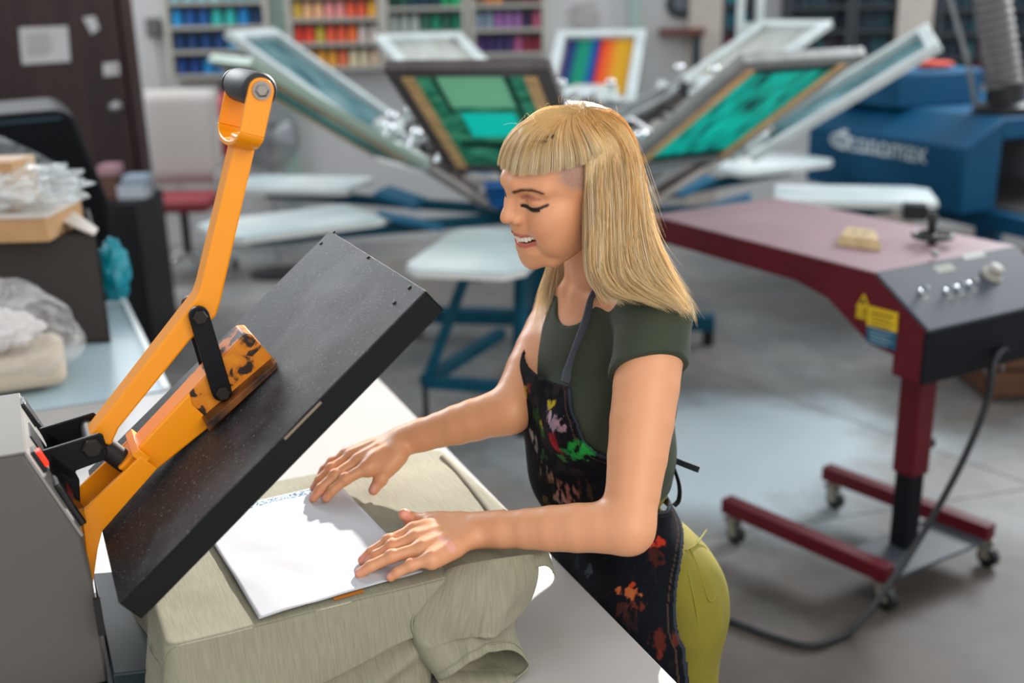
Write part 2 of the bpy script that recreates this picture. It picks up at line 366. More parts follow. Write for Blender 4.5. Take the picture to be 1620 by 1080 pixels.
# papers stuck on the door
M_paper = mat('paper_white', '#c9c6c6', .8); M_print = mat('print_ink', '#8b8a8c', .8)
def wallpaper(pts, y, label, name='paper_notice', m=None, cat='paper', curl=.004, rows=6):
    g = MB(); q = [Py(*p, y) for p in pts]
    def fn(u_, v_):
        p = (q[0]*(1-u_)+q[1]*u_)*(1-v_) + (q[3]*(1-u_)+q[2]*u_)*v_; p = p.copy(); p[1] -= curl*(abs(math.sin(3*u_+2*v_))+.2); return p
    g.grid(fn, 8, 8); o = tag(g.build(name, m or M_paper, solid=.0012), label, cat); return o, fn
o, fn = wallpaper([(30,44),(107,41),(112,97),(36,102)], 5.998, 'creased white notice sheet taped high on the brown door')
g = MB()
for r_ in range(7):
    v_ = .2+r_*.09; a = fn(.12, v_); b_ = fn(.12+.7*(.6+.4*rnd.random()), v_); g.beam(a+A3(0,-.002,0), b_+A3(0,-.002,0), .001, .006, up=(0,0,1))
g.build('printed_lines', M_print, o)
wallpaper([(131,28),(150,25),(158,45),(146,54),(134,40)][:4], 5.998, 'small round white sticker on the door beside the notice sheet')
o, fn = wallpaper([(163,100),(188,98),(190,118),(165,121)], 5.998, 'small white card near the right edge of the brown door')
MB().beam(fn(.75,.3)+A3(0,-.003,0), fn(.75,.7)+A3(0,-.003,0), .01, .012).build('brown_mark', mat('tan', '#a58466', .7), o)
# ================================================================ background
M_steel = mat('steel', '#a7a7a7', .3, 1.); M_black = mat('black_plastic', '#141518', .4); M_chrome = mat('chrome', '#d8dadb', .15, 1.)
M_shelf = mat('rack_frame', '#a8a49a', .6); M_rackdark = mat('rack_back', '#54595d', .8)
# ---- thread racks and their spools
def rack(px0, px1, rows, pitch, zbot, y, cols, palette, label, gl, matf=None, fill=1.0, spool_h=.115, dark=False, grp=None):
    x0 = Py(px0, 60, y)[0]; x1 = Py(px1, 60, y)[0]; ztop = zbot + rows*pitch
    t = thing('thread_rack', label, 'rack', ((x0+x1)/2, y, zbot-.02), 'thread racks on the back wall' if grp is None else grp)
    g = MB()
    g.bb(x0-.035, x0, y-.13, y, zbot-.03, ztop+.03).bb(x1, x1+.035, y-.13, y, zbot-.03, ztop+.03).bb(x0, x1, y-.13, y, ztop, ztop+.03)
    g.build('rack_frame', matf or M_shelf, t, bevel=.004)
    MB().bb(x0, x1, y-.012, y, zbot, ztop).build('back_panel', M_rackdark, t)
    for r_ in range(rows): MB().bb(x0, x1, y-.13, y-.012, zbot+r_*pitch-.022, zbot+r_*pitch).build('shelf', matf or M_shelf, t)
    w_ = (x1-x0)/cols
    for r_ in range(rows):
        for c_ in range(cols):
            cc = palette[r_ % len(palette)]; f = c_/max(1, cols-1)*(len(cc)-1); 
            if rnd.random() > fill: continue
            hexc = cc[min(len(cc)-1, int(round(f + rnd.uniform(-.35, .35))))] if f >= 0 else cc[0]
            yield_spool((x0+(c_+.5)*w_, y-.072, zbot+r_*pitch+.002), w_*.44, spool_h, hexc, gl, r_, c_, rows)
    return t
SP = {}
ROWN = ['bottom', 'second lowest', 'third lowest', 'top']
def cname(h):
    r_, g_, b_ = [int(h[i:i+2], 16) for i in (1,3,5)]
    names = {'red':(200,50,40),'orange':(225,120,50),'yellow':(220,190,60),'cream':(225,205,160),'pink':(215,150,150),'navy':(20,50,100),'blue':(25,95,160),'teal':(20,140,150),'turquoise':(40,170,170),'green':(20,140,90),'dark green':(25,60,60),'purple':(90,50,120),'lilac':(150,110,160),'maroon':(120,40,60),'black':(25,25,35),'white':(215,210,205),'brown':(130,90,60),'olive':(160,150,70)}
    return min(names, key=lambda k: sum((a-b)**2 for a, b in zip(names[k], (r_, g_, b_))))
def yield_spool(p, r_, h, hexc, gl, row, col, rows):
    m = mat('thread_'+hexc[1:], hexc, .75)
    key = (round(r_, 3), h)
    lab = '%s thread cone, %s from the left, %s shelf, %s' % (cname(hexc), ['first','second','third','fourth','fifth','sixth','seventh','eighth','ninth','tenth'][col], ['bottom', 'second', 'third', 'fourth', 'fifth'][row], gl)
    if key not in SP:
        g = MB(); g.lathe((0,0,0), (0,0,1), [(r_*.8,0),(r_,.004),(r_*.97,.01),(r_*.78,h*.86),(r_*.6,h*.9),(r_*.3,h*.92),(r_*.28,h),(r_*.2,h)], 14)
        SP[key] = g.build('thread_spool', m, origin=(0,0,0), smooth=50).data; o = [x for x in COL.objects if x.data == SP[key]][0]
        o.location = p
    else:
        o = bpy.data.objects.new('thread_spool', SP[key]); COL.objects.link(o); o.location = p
    o.material_slots[0].link = 'OBJECT'; o.material_slots[0].material = m
    tag(o, lab, 'thread spool', 'thread cones on ' + gl)
BL = ['#0f4f7c', '#0b3f74', '#16639a', '#1285a0', '#2aa39c', '#0c3c68', '#164a7e', '#0e2f50', '#0a4060']
zb = lambda py, y: Py(810, py, y)[2]
YB = 7.995
rack(278, 425, 4, .165, zb(106, YB), YB, 7, [['#123a78', '#1677b0', '#1f5fae'], ['#123763', '#0d3a6c', '#1c7c9f', '#1b5c8e'], ['#1e86c0', '#154f8c', '#2aa39c', '#1477b5', '#0e2f50'], ['#5fa8b8', '#7fb6c0', '#2b8f9d']], 'beige thread rack of blue cones, mounted beside the brown door', 'the rack beside the door')
rack(468, 602, 4, .165, zb(98, YB), YB, 8, [['#e0c02a', '#d79432', '#d46a45', '#cfc0a0', '#d5b9a0'], ['#d8402c', '#b9a23a', '#d9573a', '#e06a2c', '#c9b9b2'], ['#d8b04a', '#dca77a', '#d98a86', '#dd5a3a', '#e5a43a'], ['#cf4a3c', '#c78a7a', '#b24a2a', '#d8803a']], 'thread rack of red, orange and yellow cones behind the left screens', 'the red and yellow rack')
rack(618, 733, 4, .165, zb(84, YB), YB, 7, [['#b9b3a6', '#2e7a52', '#177a55'], ['#9aa39b', '#2b5f4a', '#127a5a'], ['#123c33', '#1d4f43', '#0b3340', '#14905c', '#1fae6e'], ['#a9b0a8', '#6f8f80', '#2f8a5c']], 'thread rack of dark green cones between the orange and purple racks', 'the green rack')
rack(752, 857, 4, .165, zb(82, YB), YB, 7, [['#4a2b63', '#3b2a5c', '#a2557b', '#8a2b3a'], ['#7f8fa0', '#5b2f73', '#8f5f97', '#3a2a44', '#b85a78'], ['#7a5a44', '#c27a3c', '#4a3a34', '#5a2230', '#6a2a34'], ['#8a5a3c', '#5a3a30']], 'thread rack of purple and brown cones left of the bare wall', 'the purple rack')
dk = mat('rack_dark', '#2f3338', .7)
DP = [['#7a2430', '#8f2a2a', '#2f5a3a', '#a03a30'], ['#26313c', '#172430', '#1e4a50', '#3a2a34'], ['#12202c', '#1d2f3a', '#143a40', '#101a26'], ['#16222e', '#1c3440', '#0f1a24'], ['#16222e', '#1c3440', '#0f1a24']]  # darker thread colours for the right-hand racks
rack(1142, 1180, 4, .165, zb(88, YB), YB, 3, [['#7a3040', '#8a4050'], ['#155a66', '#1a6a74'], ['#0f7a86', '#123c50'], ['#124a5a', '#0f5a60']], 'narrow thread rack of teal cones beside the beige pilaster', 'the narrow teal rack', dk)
rack(1242, 1328, 5, .165, zb(132, YB), YB, 6, DP, 'dark thread rack above the long slim screen', 'dark rack over the slim screen', dk)
rack(1345, 1412, 5, .165, zb(132, YB), YB, 5, DP, 'dark thread rack left of the second beige pilaster', 'dark rack by the pilaster', dk)
rack(1476, 1552, 5, .165, zb(140, YB), YB, 5, DP, 'dark thread rack behind the grey duct', 'dark rack behind the duct', dk)
rack(1572, 1660, 5, .165, zb(140, YB), YB, 6, DP, 'dark thread rack at the end of the back wall, beyond the duct', 'dark rack beyond the duct', dk)
# ---- cable holder on the wall
p = Py(243, 42, 7.97)
t = thing('wall_hook', 'small dark metal hook on the white wall with a thin hanging cable', 'hook', (p[0], 8.0, p[2]-.05))
MB().bb(p[0]-.05, p[0]+.05, 7.94, 8.0, p[2]-.07, p[2]+.06).build('bracket', mat('drab', '#5b5d57', .6), t, bevel=.01)
MB().tube([(p[0]+.02, 7.95, p[2]-.05), (p[0]+.025, 7.97, p[2]-.5), (p[0]+.03, 7.97, .5), (p[0]+.1, 7.96, .1)], .005).build('cable', mat('grey_cable', '#7d7d7d', .6), t)
# ---- clock and wall shelf
p = Py(1079, 5, 7.9)
t = thing('wall_clock', 'dark round wall clock cut by the top of the picture', 'clock', (p[0], 7.98, p[2]-.1))
MB().lathe((p[0], 8.0, p[2]), (0,-1,0), [(.1,0),(.1,.035),(.088,.045),(.082,.035)], 32).build('clock_case', mat('navy_black', '#15202c', .4), t, smooth=40)
MB().lathe((p[0], 7.962, p[2]), (0,-1,0), [(.05,0),(.05,.004),(.001,.006)], 32).build('dial', mat('grey_dial', '#5f6670', .5), t)
a = Py(1045, 52, 7.9)
t = thing('wall_shelf', 'small brown shelf on a dark bracket below the clock', 'shelf', (a[0]+.13, 7.9, a[2]-.02))
MB().bb(a[0], a[0]+.3, 7.8, 8.0, a[2]-.02, a[2]+.03).build('board', mat('brown_board', '#5a3428', .6), t, bevel=.004)
MB().bb(a[0]+.22, a[0]+.28, 7.85, 8.0, a[2]-.25, a[2]-.02).build('bracket', mat('navy_black', '#15202c', .4), t)
wallpaper([(905,8),(942,2),(950,42),(912,46)], 7.985, 'faded grey poster scrap on the bare wall above the rainbow screen', 'wall_poster', mat('faded', '#8f8c8a', .8, col2='#b0adab', scale=20), 'poster')
# ---- office chair
def office_chair():
    c = Py(290, 330, 7.05); x, y = c[0], 7.05
    t = thing('office_chair', 'white-backed office chair with red seat standing by the wall', 'chair', (x, y, 0))
    w = .24
    g = MB(); g.grid(lambda u_, v_: A3(x-w+2*w*u_, y+.16+.03*math.cos((u_-.5)*3)+.03*v_, .58+.62*v_), 8, 8); g.build('backrest', mat('chair_white', '#b9b3ae', .8), t, smooth=60, solid=.03)
    g = MB(); g.bb(x-w, x+w, y-.27, y+.2, .46, .54); g.build('seat', mat('chair_red', '#7d2a31', .7), t, bevel=.025, seg=3)
    for s in (-1, 1):
        g = MB(); g.tube([(x+s*(w+.03), y-.15, .5), (x+s*(w+.05), y-.17, .72), (x+s*(w+.05), y+.1, .74), (x+s*(w+.03), y+.12, .5), ], .012); g.build('armrest', M_chrome, t, smooth=60)
    MB().cyl((x, y, .14), (x, y, .47), .028).build('column', M_black, t, smooth=40)
    for k_ in range(5):
        q = 2*math.pi*k_/5+.4; e = A3(x+.3*math.cos(q), y+.3*math.sin(q), .09)
        l = MB().beam((x, y, .15), e, .035, .03).build('leg', M_chrome, t, bevel=.004)
        MB().cyl(e+A3(-.014,0,-.055), e+A3(.014,0,-.055), .035).cyl(e, e+A3(0,0,-.05), .008).build('caster', M_black, l, smooth=40)
office_chair()
# red bag on a hook behind the chair, and pedestal fan
p = Py(350, 195, 7.7)
t = thing('fire_extinguisher', 'red fire extinguisher behind the white chair back', 'fire extinguisher', (p[0], 7.85, p[2]-.25))
MB().lathe((p[0], 7.85, p[2]-.25), (0,0,1), [(.07,0),(.08,.02),(.08,.36),(.05,.42),(.02,.44),(.02,.47)], 20).build('cylinder_tank', mat('ext_red', '#a3222b', .35), t, smooth=50)
MB().bb(p[0]-.02, p[0]+.07, 7.83, 7.87, p[2]+.22, p[2]+.27).build('valve_handle', M_black, t)
MB().bb(p[0]-.04, p[0]+.04, 7.76, 7.775, p[2]-.12, p[2]+.02).build('label_plate', M_paper, t)
MB().bb(p[0]-.05, p[0]+.05, 7.93, 8.0, p[2]-.1, p[2]).build('wall_mount', M_black, t)
p = Py(420, 215, 6.9)
t = thing('pedestal_fan', 'grey round pedestal fan standing behind the left screen frames', 'fan', (p[0], 6.9, 0))
g = MB()
for k_ in range(14): q = math.pi*k_/14; g.torus(p, A3(math.cos(q), 0, math.sin(q))*0.0+A3(math.cos(q), .0, math.sin(q)), .21, .003, 24, 4)
g.torus(p, (0,1,0), .21, .008, 32, 6).torus(p+A3(0,-.06,0), (0,1,0), .19, .004).torus(p+A3(0,.06,0), (0,1,0), .19, .004)
g.v = [(v[0], p[1]+(v[1]-p[1])*.35, v[2]) for v in g.v]
g.build('fan_cage', mat('fan_grey', '#8b8b8d', .5), t, smooth=60)
g = MB()
for k_ in range(3):
    q = 2.1*k_; g.grid(lambda u_, v_: p + A3(math.cos(q+(v_-.5)*1.1)*(.04+.14*u_), (v_-.5)*.06, math.sin(q+(v_-.5)*1.1)*(.04+.14*u_)), 5, 5)
g.lathe(p+A3(0,.03,0), (0,-1,0), [(.05,0),(.05,.04),(.02,.06)]).build('blade', mat('fan_blade', '#9c9fa3', .4), t, solid=.003, smooth=50)
MB().cyl(p+A3(0,.02,0), p+A3(0,.16,0), .06).build('motor', M_black, t, smooth=40)
MB().cyl((p[0], 7.0, .03), (p[0], 7.0, p[2]), .018).build('pole', mat('fan_grey', '#8b8b8d', .5), t, smooth=40)
MB().lathe((p[0], 7.0, 0), (0,0,1), [(.2,0),(.2,.02),(.04,.05)]).build('base', M_black, t, smooth=40)

# ================================================================ carousel screen printing press
M_pal = mat('pallet_top', '#b9c9cc', .45, col2='#dfe3e2', scale=3); M_palr = mat('pallet_rim', '#d5d5d2', .45); M_blue = mat('press_blue', '#00465a', .5, spec=.3, var=.2); M_bluel = mat('press_light_blue', '#156385', .45)
M_armb = mat('arm_beige', '#b5aca4', .5, .15, var=.1, scale=10); M_alu = mat('aluminium', '#8d8e8c', .45, .35, var=.15, scale=12); M_aluw = mat('aluminium_pale', '#c5cccb', .4, .3, var=.1, scale=10); M_alud = mat('aluminium_dark', '#58504e', .5, .25, var=.15, scale=12)
M_wood = mat('wood_strip', '#e0b47c', .6, var=.2, scale=14)
PC = A3(.25, 5.4, 0)
press = thing('screen_printing_press', 'large eight-arm screen printing press with blue base and tilted screens', 'printing press', PC)
MB().lathe(PC, (0,0,1), [(.16,.1),(.16,.6),(.24,.62),(.24,.72),(.12,.74),(.12,1.02),(.2,1.04),(.2,1.12),(.05,1.16)], 32).build('hub', M_blue, press, smooth=35)
for k_ in range(8):
    q = math.radians(-104+45*k_ + 22); e = PC + A3(math.cos(q), math.sin(q), 0)*.75
for q in (-100, -10, 80, 170):
    dq = A3(math.cos(math.radians(q)), math.sin(math.radians(q)), 0)
    l = MB().beam(PC+A3(0,0,.12), PC+dq*.8+A3(0,0,.12), .08, .08).build('base_leg', M_blue, press, bevel=.006)
    MB().cyl(PC+dq*.77, PC+dq*.77+A3(0,0,.08), .03).build('foot', M_black, l, smooth=40)
def mesh_print(kind):
    """woven screen mesh with its stencil and ink, in the mesh's own generated coordinates"""
    nm = 'screen_mesh_'+kind
    if nm in MATS: return MATS[nm]
    m = mat(nm, '#2f7f6b', .5); nt, b = nodes(m); L = nt.links.new; N = nt.nodes.new
    uv = N('ShaderNodeUVMap'); sp = N('ShaderNodeSeparateXYZ'); L(uv.outputs[0], sp.inputs[0])
    def mathn(op, a, b2=None, c=None):
        n = N('ShaderNodeMath'); n.operation = op
        for i, x in enumerate((a, b2, c)):
            if x is None: continue
            if isinstance(x, (int, float)): n.inputs[i].default_value = x
            else: L(x, n.inputs[i])
        return n.outputs[0]
    U_, V_ = sp.outputs[0], sp.outputs[1]
    def rect(u0, u1, v0, v1, s=.02):
        def band(x, a, b2): return mathn('MULTIPLY', mathn('SMOOTH_MIN', mathn('MAXIMUM', mathn('DIVIDE', mathn('SUBTRACT', x, a), s), 0.), 1., .1), mathn('SMOOTH_MIN', mathn('MAXIMUM', mathn('DIVIDE', mathn('SUBTRACT', b2, x), s), 0.), 1., .1))
        n = N('ShaderNodeClamp'); L(mathn('MULTIPLY', band(U_, u0, u1), band(V_, v0, v1)), n.inputs[0]); return n.outputs[0]
    def mix(f, a, col):
        n = N('ShaderNodeMixRGB'); 
        if isinstance(f, float): n.inputs['Fac'].default_value = f
        else: L(f, n.inputs['Fac'])
        if isinstance(a, str): n.inputs[1].default_value = (*srgb(a), 1)
        else: L(a, n.inputs[1])
        if isinstance(col, str): n.inputs[2].default_value = (*srgb(col), 1)
        else: L(col, n.inputs[2])
        return n.outputs[0]
    ns = N('ShaderNodeTexNoise'); ns.inputs['Scale'].default_value = 5; ns.inputs['Detail'].default_value = 5
    mp = N('ShaderNodeMapping'); mp.inputs['Scale'].default_value = (1, 3, 1) if kind == 'green' else (4, .8, 1); L(uv.outputs[0], mp.inputs[0]); L(mp.outputs[0], ns.inputs['Vector'])
    rp = N('ShaderNodeValToRGB'); L(ns.outputs['Fac'], rp.inputs[0])
    def stops(st):
        while len(rp.color_ramp.elements) < len(st): rp.color_ramp.elements.new(.5)
        for e, (p_, c) in zip(rp.color_ramp.elements, st): e.position = p_; e.color = (*srgb(c), 1)
    if kind == 'green':
        stops([(.35, '#2a8068'), (.5, '#56ad92'), (.66, '#86c8aa')])
        # v=0 inner end, v=1 outer end
        c = mix(rect(.2, .75, .68, 1.), rp.outputs[0], '#a8d8bd'); 
        wv = N('ShaderNodeTexWave'); wv.bands_direction = 'Y'; wv.inputs['Scale'].default_value = 9; L(uv.outputs[0], wv.inputs[0])
        c = mix(mathn('MULTIPLY', wv.outputs['Fac'], .25), c, '#1f5a4c')
        c = mix(rect(.14, .86, .22, .33, .04), c, '#0c3a36'); c = mix(rect(.28, .72, .36, .64), c, '#12dcd2'); c = mix(rect(.2,.26,.6,1.), c, '#1f5a4a'); c = mix(rect(.74,.8,.35,1.), c, '#1f5a4a')
    elif kind == 'teal':
        stops([(.36, '#0a5f5a'), (.46, '#07c4b6'), (.62, '#08dccf')])
        c = mix(rect(0, 1, 0, .09), rp.outputs[0], '#12302f'); c = mix(rect(0, 1, .93, 1.02), c, '#1f4a46')
    elif kind == 'rainbow':
        fl_u = mathn('SUBTRACT', 1., U_); r2 = N('ShaderNodeValToRGB'); L(fl_u, r2.inputs[0]); st = [(0., '#c9b9a6'), (.06, '#4a3a8c'), (.16, '#12558f'), (.24, '#06a77e'), (.36, '#07a38c'), (.44, '#0a5fc0'), (.5, '#3a3a7a'), (.54, '#f0452f'), (.66, '#f4852f'), (.8, '#f2c630'), (.95, '#e9b92c'), (1., '#8a7a60')]
        while len(r2.color_ramp.elements) < len(st): r2.color_ramp.elements.new(.5)
        for e, (p_, cc) in zip(r2.color_ramp.elements, st): e.position = p_; e.color = (*srgb(cc), 1)
        c = r2.outputs[0]
    elif kind == 'white':
        stops([(.4, '#cfcfc4'), (.6, '#e4e6e4')]); c = mix(rect(.0, 1, 0, .35, .1), rp.outputs[0], '#d8d19a')
    else:
        stops([(.4, '#3a6a78'), (.55, '#7fb0b6'), (.68, '#c4d4d2')]); c = rp.outputs[0]
        if kind == 'pale': c = mix(.35, c, '#2f8f72')
    L(c, b.inputs['Base Color'])
    tl = N('ShaderNodeBsdfTranslucent'); L(c, tl.inputs[0]); ms_ = N('ShaderNodeMixShader'); ms_.inputs[0].default_value = .55; L(b.outputs[0], ms_.inputs[1]); L(tl.outputs[0], ms_.inputs[2])
    L(ms_.outputs[0], [q for q in nt.nodes if q.type == 'OUTPUT_MATERIAL'][0].inputs[0]); return m
def screen(q, r0, z0, r1, z1, w, kind, fm, wood=True, lab=None, tw=0., extra=0.):
    """frame from the inner end (r0,z0) to the outer end (r1,z1), printing side facing down"""
    dq = A3(math.cos(q), math.sin(q), 0); sd = A3(-math.sin(q), math.cos(q), 0)
    a = PC + dq*r0 + Zv*z0; b_ = PC + dq*r1 + Zv*z1; l = nz(b_-a); sd = nz(sd + l*0 + Zv*tw); n = np.cross(sd, l)
    if n[2] < 0: n = -n
    Ln = np.linalg.norm(b_-a); fw_ = .055; th = .04
    g = MB()
    for s in (-1, 1): g.box((a+b_)/2 + sd*s*(w/2-fw_/2), (Ln, fw_, th), (l, sd, n))
    g.box(a + l*fw_/2, (fw_, w-2*fw_, th), (l, sd, n)).box(b_ - l*fw_/2, (fw_, w-2*fw_, th), (l, sd, n))
    fr = g.build('screen_frame', fm, press, bevel=.004)
    if lab: fr['label'] = lab
    # mesh with uv, thin
    me_ = MB(); hw = w/2-fw_+.004; i0 = a+l*(fw_-.004)-n*.014; i1 = b_-l*(fw_-.004)-n*.014
    me_.add([i0-sd*hw, i0+sd*hw, i1+sd*hw, i1-sd*hw], [(0,1,2,3)])
    o = me_.build('screen_mesh', mesh_print(kind), fr, solid=.0015); uvl = o.data.uv_layers.new(name='UVMap')
    uvs = {0:(0,0),1:(1,0),2:(1,1),3:(0,1)}
    for lp in o.data.loops: uvl.data[lp.index].uv = uvs[lp.vertex_index]
    if wood:
        g = MB()
        for s in (-1, 1): g.box((i0+i1)/2 + sd*s*(hw-.026) - n*.008, (Ln-2*fw_, .046, .006), (l, sd, n))
        g.build('wood_strip', M_wood, fr)
    # print head arm and clamp
    h = MB(); e = a - l*.03 - n*.0; g2 = MB()
    lo_ = a - l*(r0-.30)*.95; g2.beam(lo_ + n*.02, a + l*.12 + n*.035, .17, .022, up=n).beam(PC + dq*.1 + Zv*max(.8, lo_[2]), lo_ + l*.1 + n*.03, .09, .06)
    g2.build('print_arm', M_armb, press, bevel=.004)
    g2 = MB(); g2.beam(lo_ + l*.05 + n*.05, a - l*.02 + n*.06, .06, .03, up=n).box(a - l*.2 + n*.07, (.09, .11, .05), (l, sd, n)); g2.build('arm_rail', M_alud, press, bevel=.004)
    for s_ in (-.06, .06):
        g3 = MB(); c_ = a - l*.14 + sd*s_*1.5 + n*.06; g3.cyl(c_, c_+n*.05, .014).lathe(c_+n*.05, n, [(.03,0),(.034,.012),(.02,.03)]); g3.build('adjusting_knob', M_chrome if s_ > 0 else M_black, press, smooth=50)
    g2 = MB(); g2.box(a + l*.04 + n*.035, (.12, w*.62, .03), (l, sd, n)).box(a - l*.05 + n*.03, (.12, .2, .06), (l, sd, n))
    g2.build('screen_clamp', M_aluw, press, bevel=.006)
    for s in (-1, 1):
        g3 = MB(); g3.cyl(a+l*.04+n*.05+sd*s*.14, a+l*.04+n*.11+sd*s*.14, .012).ball(a+l*.04+n*.12+sd*s*.14, .026, 12, 8).build('clamp_knob', M_chrome, press, smooth=60)
    # off-contact springs and levers beside the hub
    g3 = MB()
    for s in (-1, 1): g3.tube([PC+dq*.3+sd*s*.07+Zv*1.1, PC+dq*.5+sd*s*.08+Zv*1.18, a-l*.02+n*.09+sd*s*.05], .012)
    g3.build('tension_spring', M_steel if int(math.degrees(q)) % 2 else M_black, press, smooth=50)
KIN = {-104: ('green', M_alud, .60, 'grey frame with green mesh and a turquoise printed block'), -149: ('pale', mat('frame_green', '#8fa092', .5, .2), .56, 'pale green frame with blue-white mesh'), -194: ('blue', M_aluw, .54, 'pale frame with light blue mesh'),
       -59: ('teal', M_alu, .62, 'silver frame with bright teal mesh'), -14: ('blue', M_aluw, .5, 'long slim pale frame seen from its edge'), 31: ('white', M_aluw, .52, None), 76: ('rainbow', M_aluw, .62, 'frame with blue, green, red and yellow ink stripes'), 121: ('white', M_aluw, .56, 'pale frame with white mesh and wooden strips')}
for q_, (kind, fm, w, lab) in KIN.items():
    q = math.radians(q_)
    if q_ == 76: screen(q, .85, 1.14, 1.35, 1.52, w*.86, kind, fm, False, lab)
    elif q_ == 121: screen(q, .8, 1.2, 1.5, 1.52, w, kind, fm, True, lab)
    elif q_ == 31: screen(q, .9, 1.22, 1.6, 1.56, w, kind, fm, True, lab)
    elif q_ == -14: screen(q, .95, 1.03, 1.72, 1.52, w, kind, fm, True, lab, tw=.15)
    elif q_ == -194: screen(q, .85, 1.05, 1.62, 1.58, w, kind, fm, True, lab, tw=-.0)
    else: screen(q, .88, 1.03, 1.62, 1.50, w, kind, fm, True, lab)
    dq = A3(math.cos(q), math.sin(q), 0); sd = A3(-math.sin(q), math.cos(q), 0)
    g = MB(); c = PC + dq*1.42 + Zv*.788
    pts = []
    for s_, t_ in ((-.2,-.36),(.2,-.36),(.22,-.3),(.22,.28),(.16,.36),(-.16,.36),(-.22,.28),(-.22,-.3)): pts.append(c + sd*s_ + dq*t_)
    g.prism(pts, Zv*.02); pal = g.build('pallet', M_pal, press, bevel=.003)
    g = MB(); pts2 = [c + (p_-c)*1.012 - Zv*.012 for p_ in pts]; g.prism(pts2, Zv*.018); g.build('pallet_rim', M_palr, pal)
    MB().beam(PC+dq*.2+Zv*.68, PC+dq*1.6+Zv*.745, .06, .05).build('pallet_arm', M_blue, press, bevel=.004)
    MB().beam(PC+dq*.72-sd*.0+Zv*.70, PC+dq*.95+Zv*.77, .22, .03).build('pallet_bracket', M_bluel, press, bevel=.004)
# black stop at the end of the right pallet, white upright behind the teal screen
c = P(1447, 334, 4.72); MB().box(c, (.1, .08, .07), (nz(A3(.97,-.24,0)), nz(A3(.24,.97,0)), Zv)).build('pallet_stop', M_black, press, bevel=.006)
c = P(1186, 30, 6.3); g = MB(); g.bb(c[0]-.075, c[0]-.035, c[1]-.02, c[1]+.02, 1.1, 1.8).bb(c[0]+.035, c[0]+.075, c[1]-.02, c[1]+.02, 1.1, 1.8).bb(c[0]-.035, c[0]+.035, c[1]-.018, c[1]+.018, 1.5, 1.56).bb(c[0]-.035, c[0]+.035, c[1]-.018, c[1]+.018, 1.1, 1.3); g.build('upright_arm', M_aluw, press, bevel=.005)
# blue supporting frame under the near pallet
g0 = lambda px, py, z: Pz(px, py, z)
near = PC + A3(math.cos(math.radians(-104)), math.sin(math.radians(-104)), 0)*1.42
dq = A3(math.cos(math.radians(-104)), math.sin(math.radians(-104)), 0); sd = A3(-dq[1], dq[0], 0)
for s in (-1, 1):
    top = near - dq*.18 + sd*s*.1 + Zv*.74; bt = Pz(675, 602, .2) if s < 0 else Pz(820, 612, .2)
    MB().beam(top, bt, .045, .045).build('support_leg', M_blue, press, bevel=.004)
a = Pz(672, 603, .2); b_ = Pz(828, 615, .2); c = Pz(770, 520, .2)
MB().beam(a, b_, .05, .05).build('support_rail', M_blue, press, bevel=.004); MB().beam(a, PC+A3(-.3,-.5,.2), .05, .05).build('support_rail', M_blue, press, bevel=.004)
for e in (a, b_):
    MB().cyl(e+A3(0,0,-.02), e+A3(0,0,-.16), .012).lathe((e[0], e[1], 0), (0,0,1), [(.035,0),(.035,.02),(.015,.04)]).build('levelling_foot', M_black, press, smooth=40)
# ink tray / squeegee items resting on the hub ring
t = thing('ink_bucket', 'bright blue ink tub standing on the press behind the woman\'s face', 'bucket', Pz(745, 300, .86))
p = Pz(748, 305, .84)
tag(MB().lathe(PC, (0,0,1), [(.42,.715),(.42,.765),(.4,.77)], 40).build('tool_ring', M_blue, press, smooth=35))
bpy.data.objects.remove(t)
pb_ = PC + A3(-.27, -.26, .77)
t = thing('ink_bucket', 'bright blue ink tub standing on the press hub behind the woman\'s face', 'bucket', pb_)
MB().lathe(pb_, (0,0,1), [(.085,0),(.1,.1),(.105,.105),(.095,.108),(.09,.09)], 24).build('tub', mat('ink_blue', '#0f5ea0', .35), t, smooth=40)
MB().tube([pb_+A3(.1*math.cos(a_), .02, .1+.06*math.sin(a_)) for a_ in np.linspace(0, math.pi, 10)], .003).build('handle', M_steel, t)

# ================================================================ blue conveyor dryer
M_cb = mat('dryer_blue', '#004668', .55, var=.08, scale=2, spec=.25); M_cbl = mat('dryer_blue_light', '#0a5c85', .5, spec=.3); M_dk = mat('dark_opening', '#0a0d12', .8)
cd = thing('conveyor_dryer', 'big blue conveyor dryer with white lettering on its side', 'dryer', (2.9, 6.1, 0))
DA = Pz(1529, 236, .94); DB = Pz(1280, 199, .94); df = nz((DB-DA)*A3(1,1,0)); de = np.cross(df, Zv); LF = np.linalg.norm(DB-DA)
def DR(f_, e_, z): return A3(DA[0], DA[1], 0) + df*f_ + de*e_ + Zv*z
cd.location = tuple(DR(LF/2, .7, 0)); cd['_o'] = tuple(DR(LF/2, .7, 0)); WE = 1.5
g = MB(); prf = [(0, .60), (WE, .60), (WE, 1.08), (.24, 1.08), (0, .94)]
g.prism([DR(.9, e_, z) for e_, z in prf], df*(LF-.9)); g.prism([DR(0, e_, z) for e_, z in ((0, .60), (.24, .60), (.24, 1.08), (0, .94))], df*.9); g.prism([DR(0, .24, .97), DR(0, WE, .97), DR(0, WE, 1.08), DR(0, .24, 1.08)], df*.9)
g.build('hood', M_cb, cd, bevel=.01)
MB().prism([DR(.88, .24, .60), DR(.88, WE, .60), DR(.88, WE, .97), DR(.88, .24, .97)], df*.02).build('tunnel_curtain', M_dk, cd)
MB().prism([DR(-.5, .2, .5), DR(-.5, WE, .5), DR(-.5, WE, .6), DR(-.5, .2, .6)], df*(LF+.5)).build('conveyor_bed', M_cb, cd, bevel=.006)
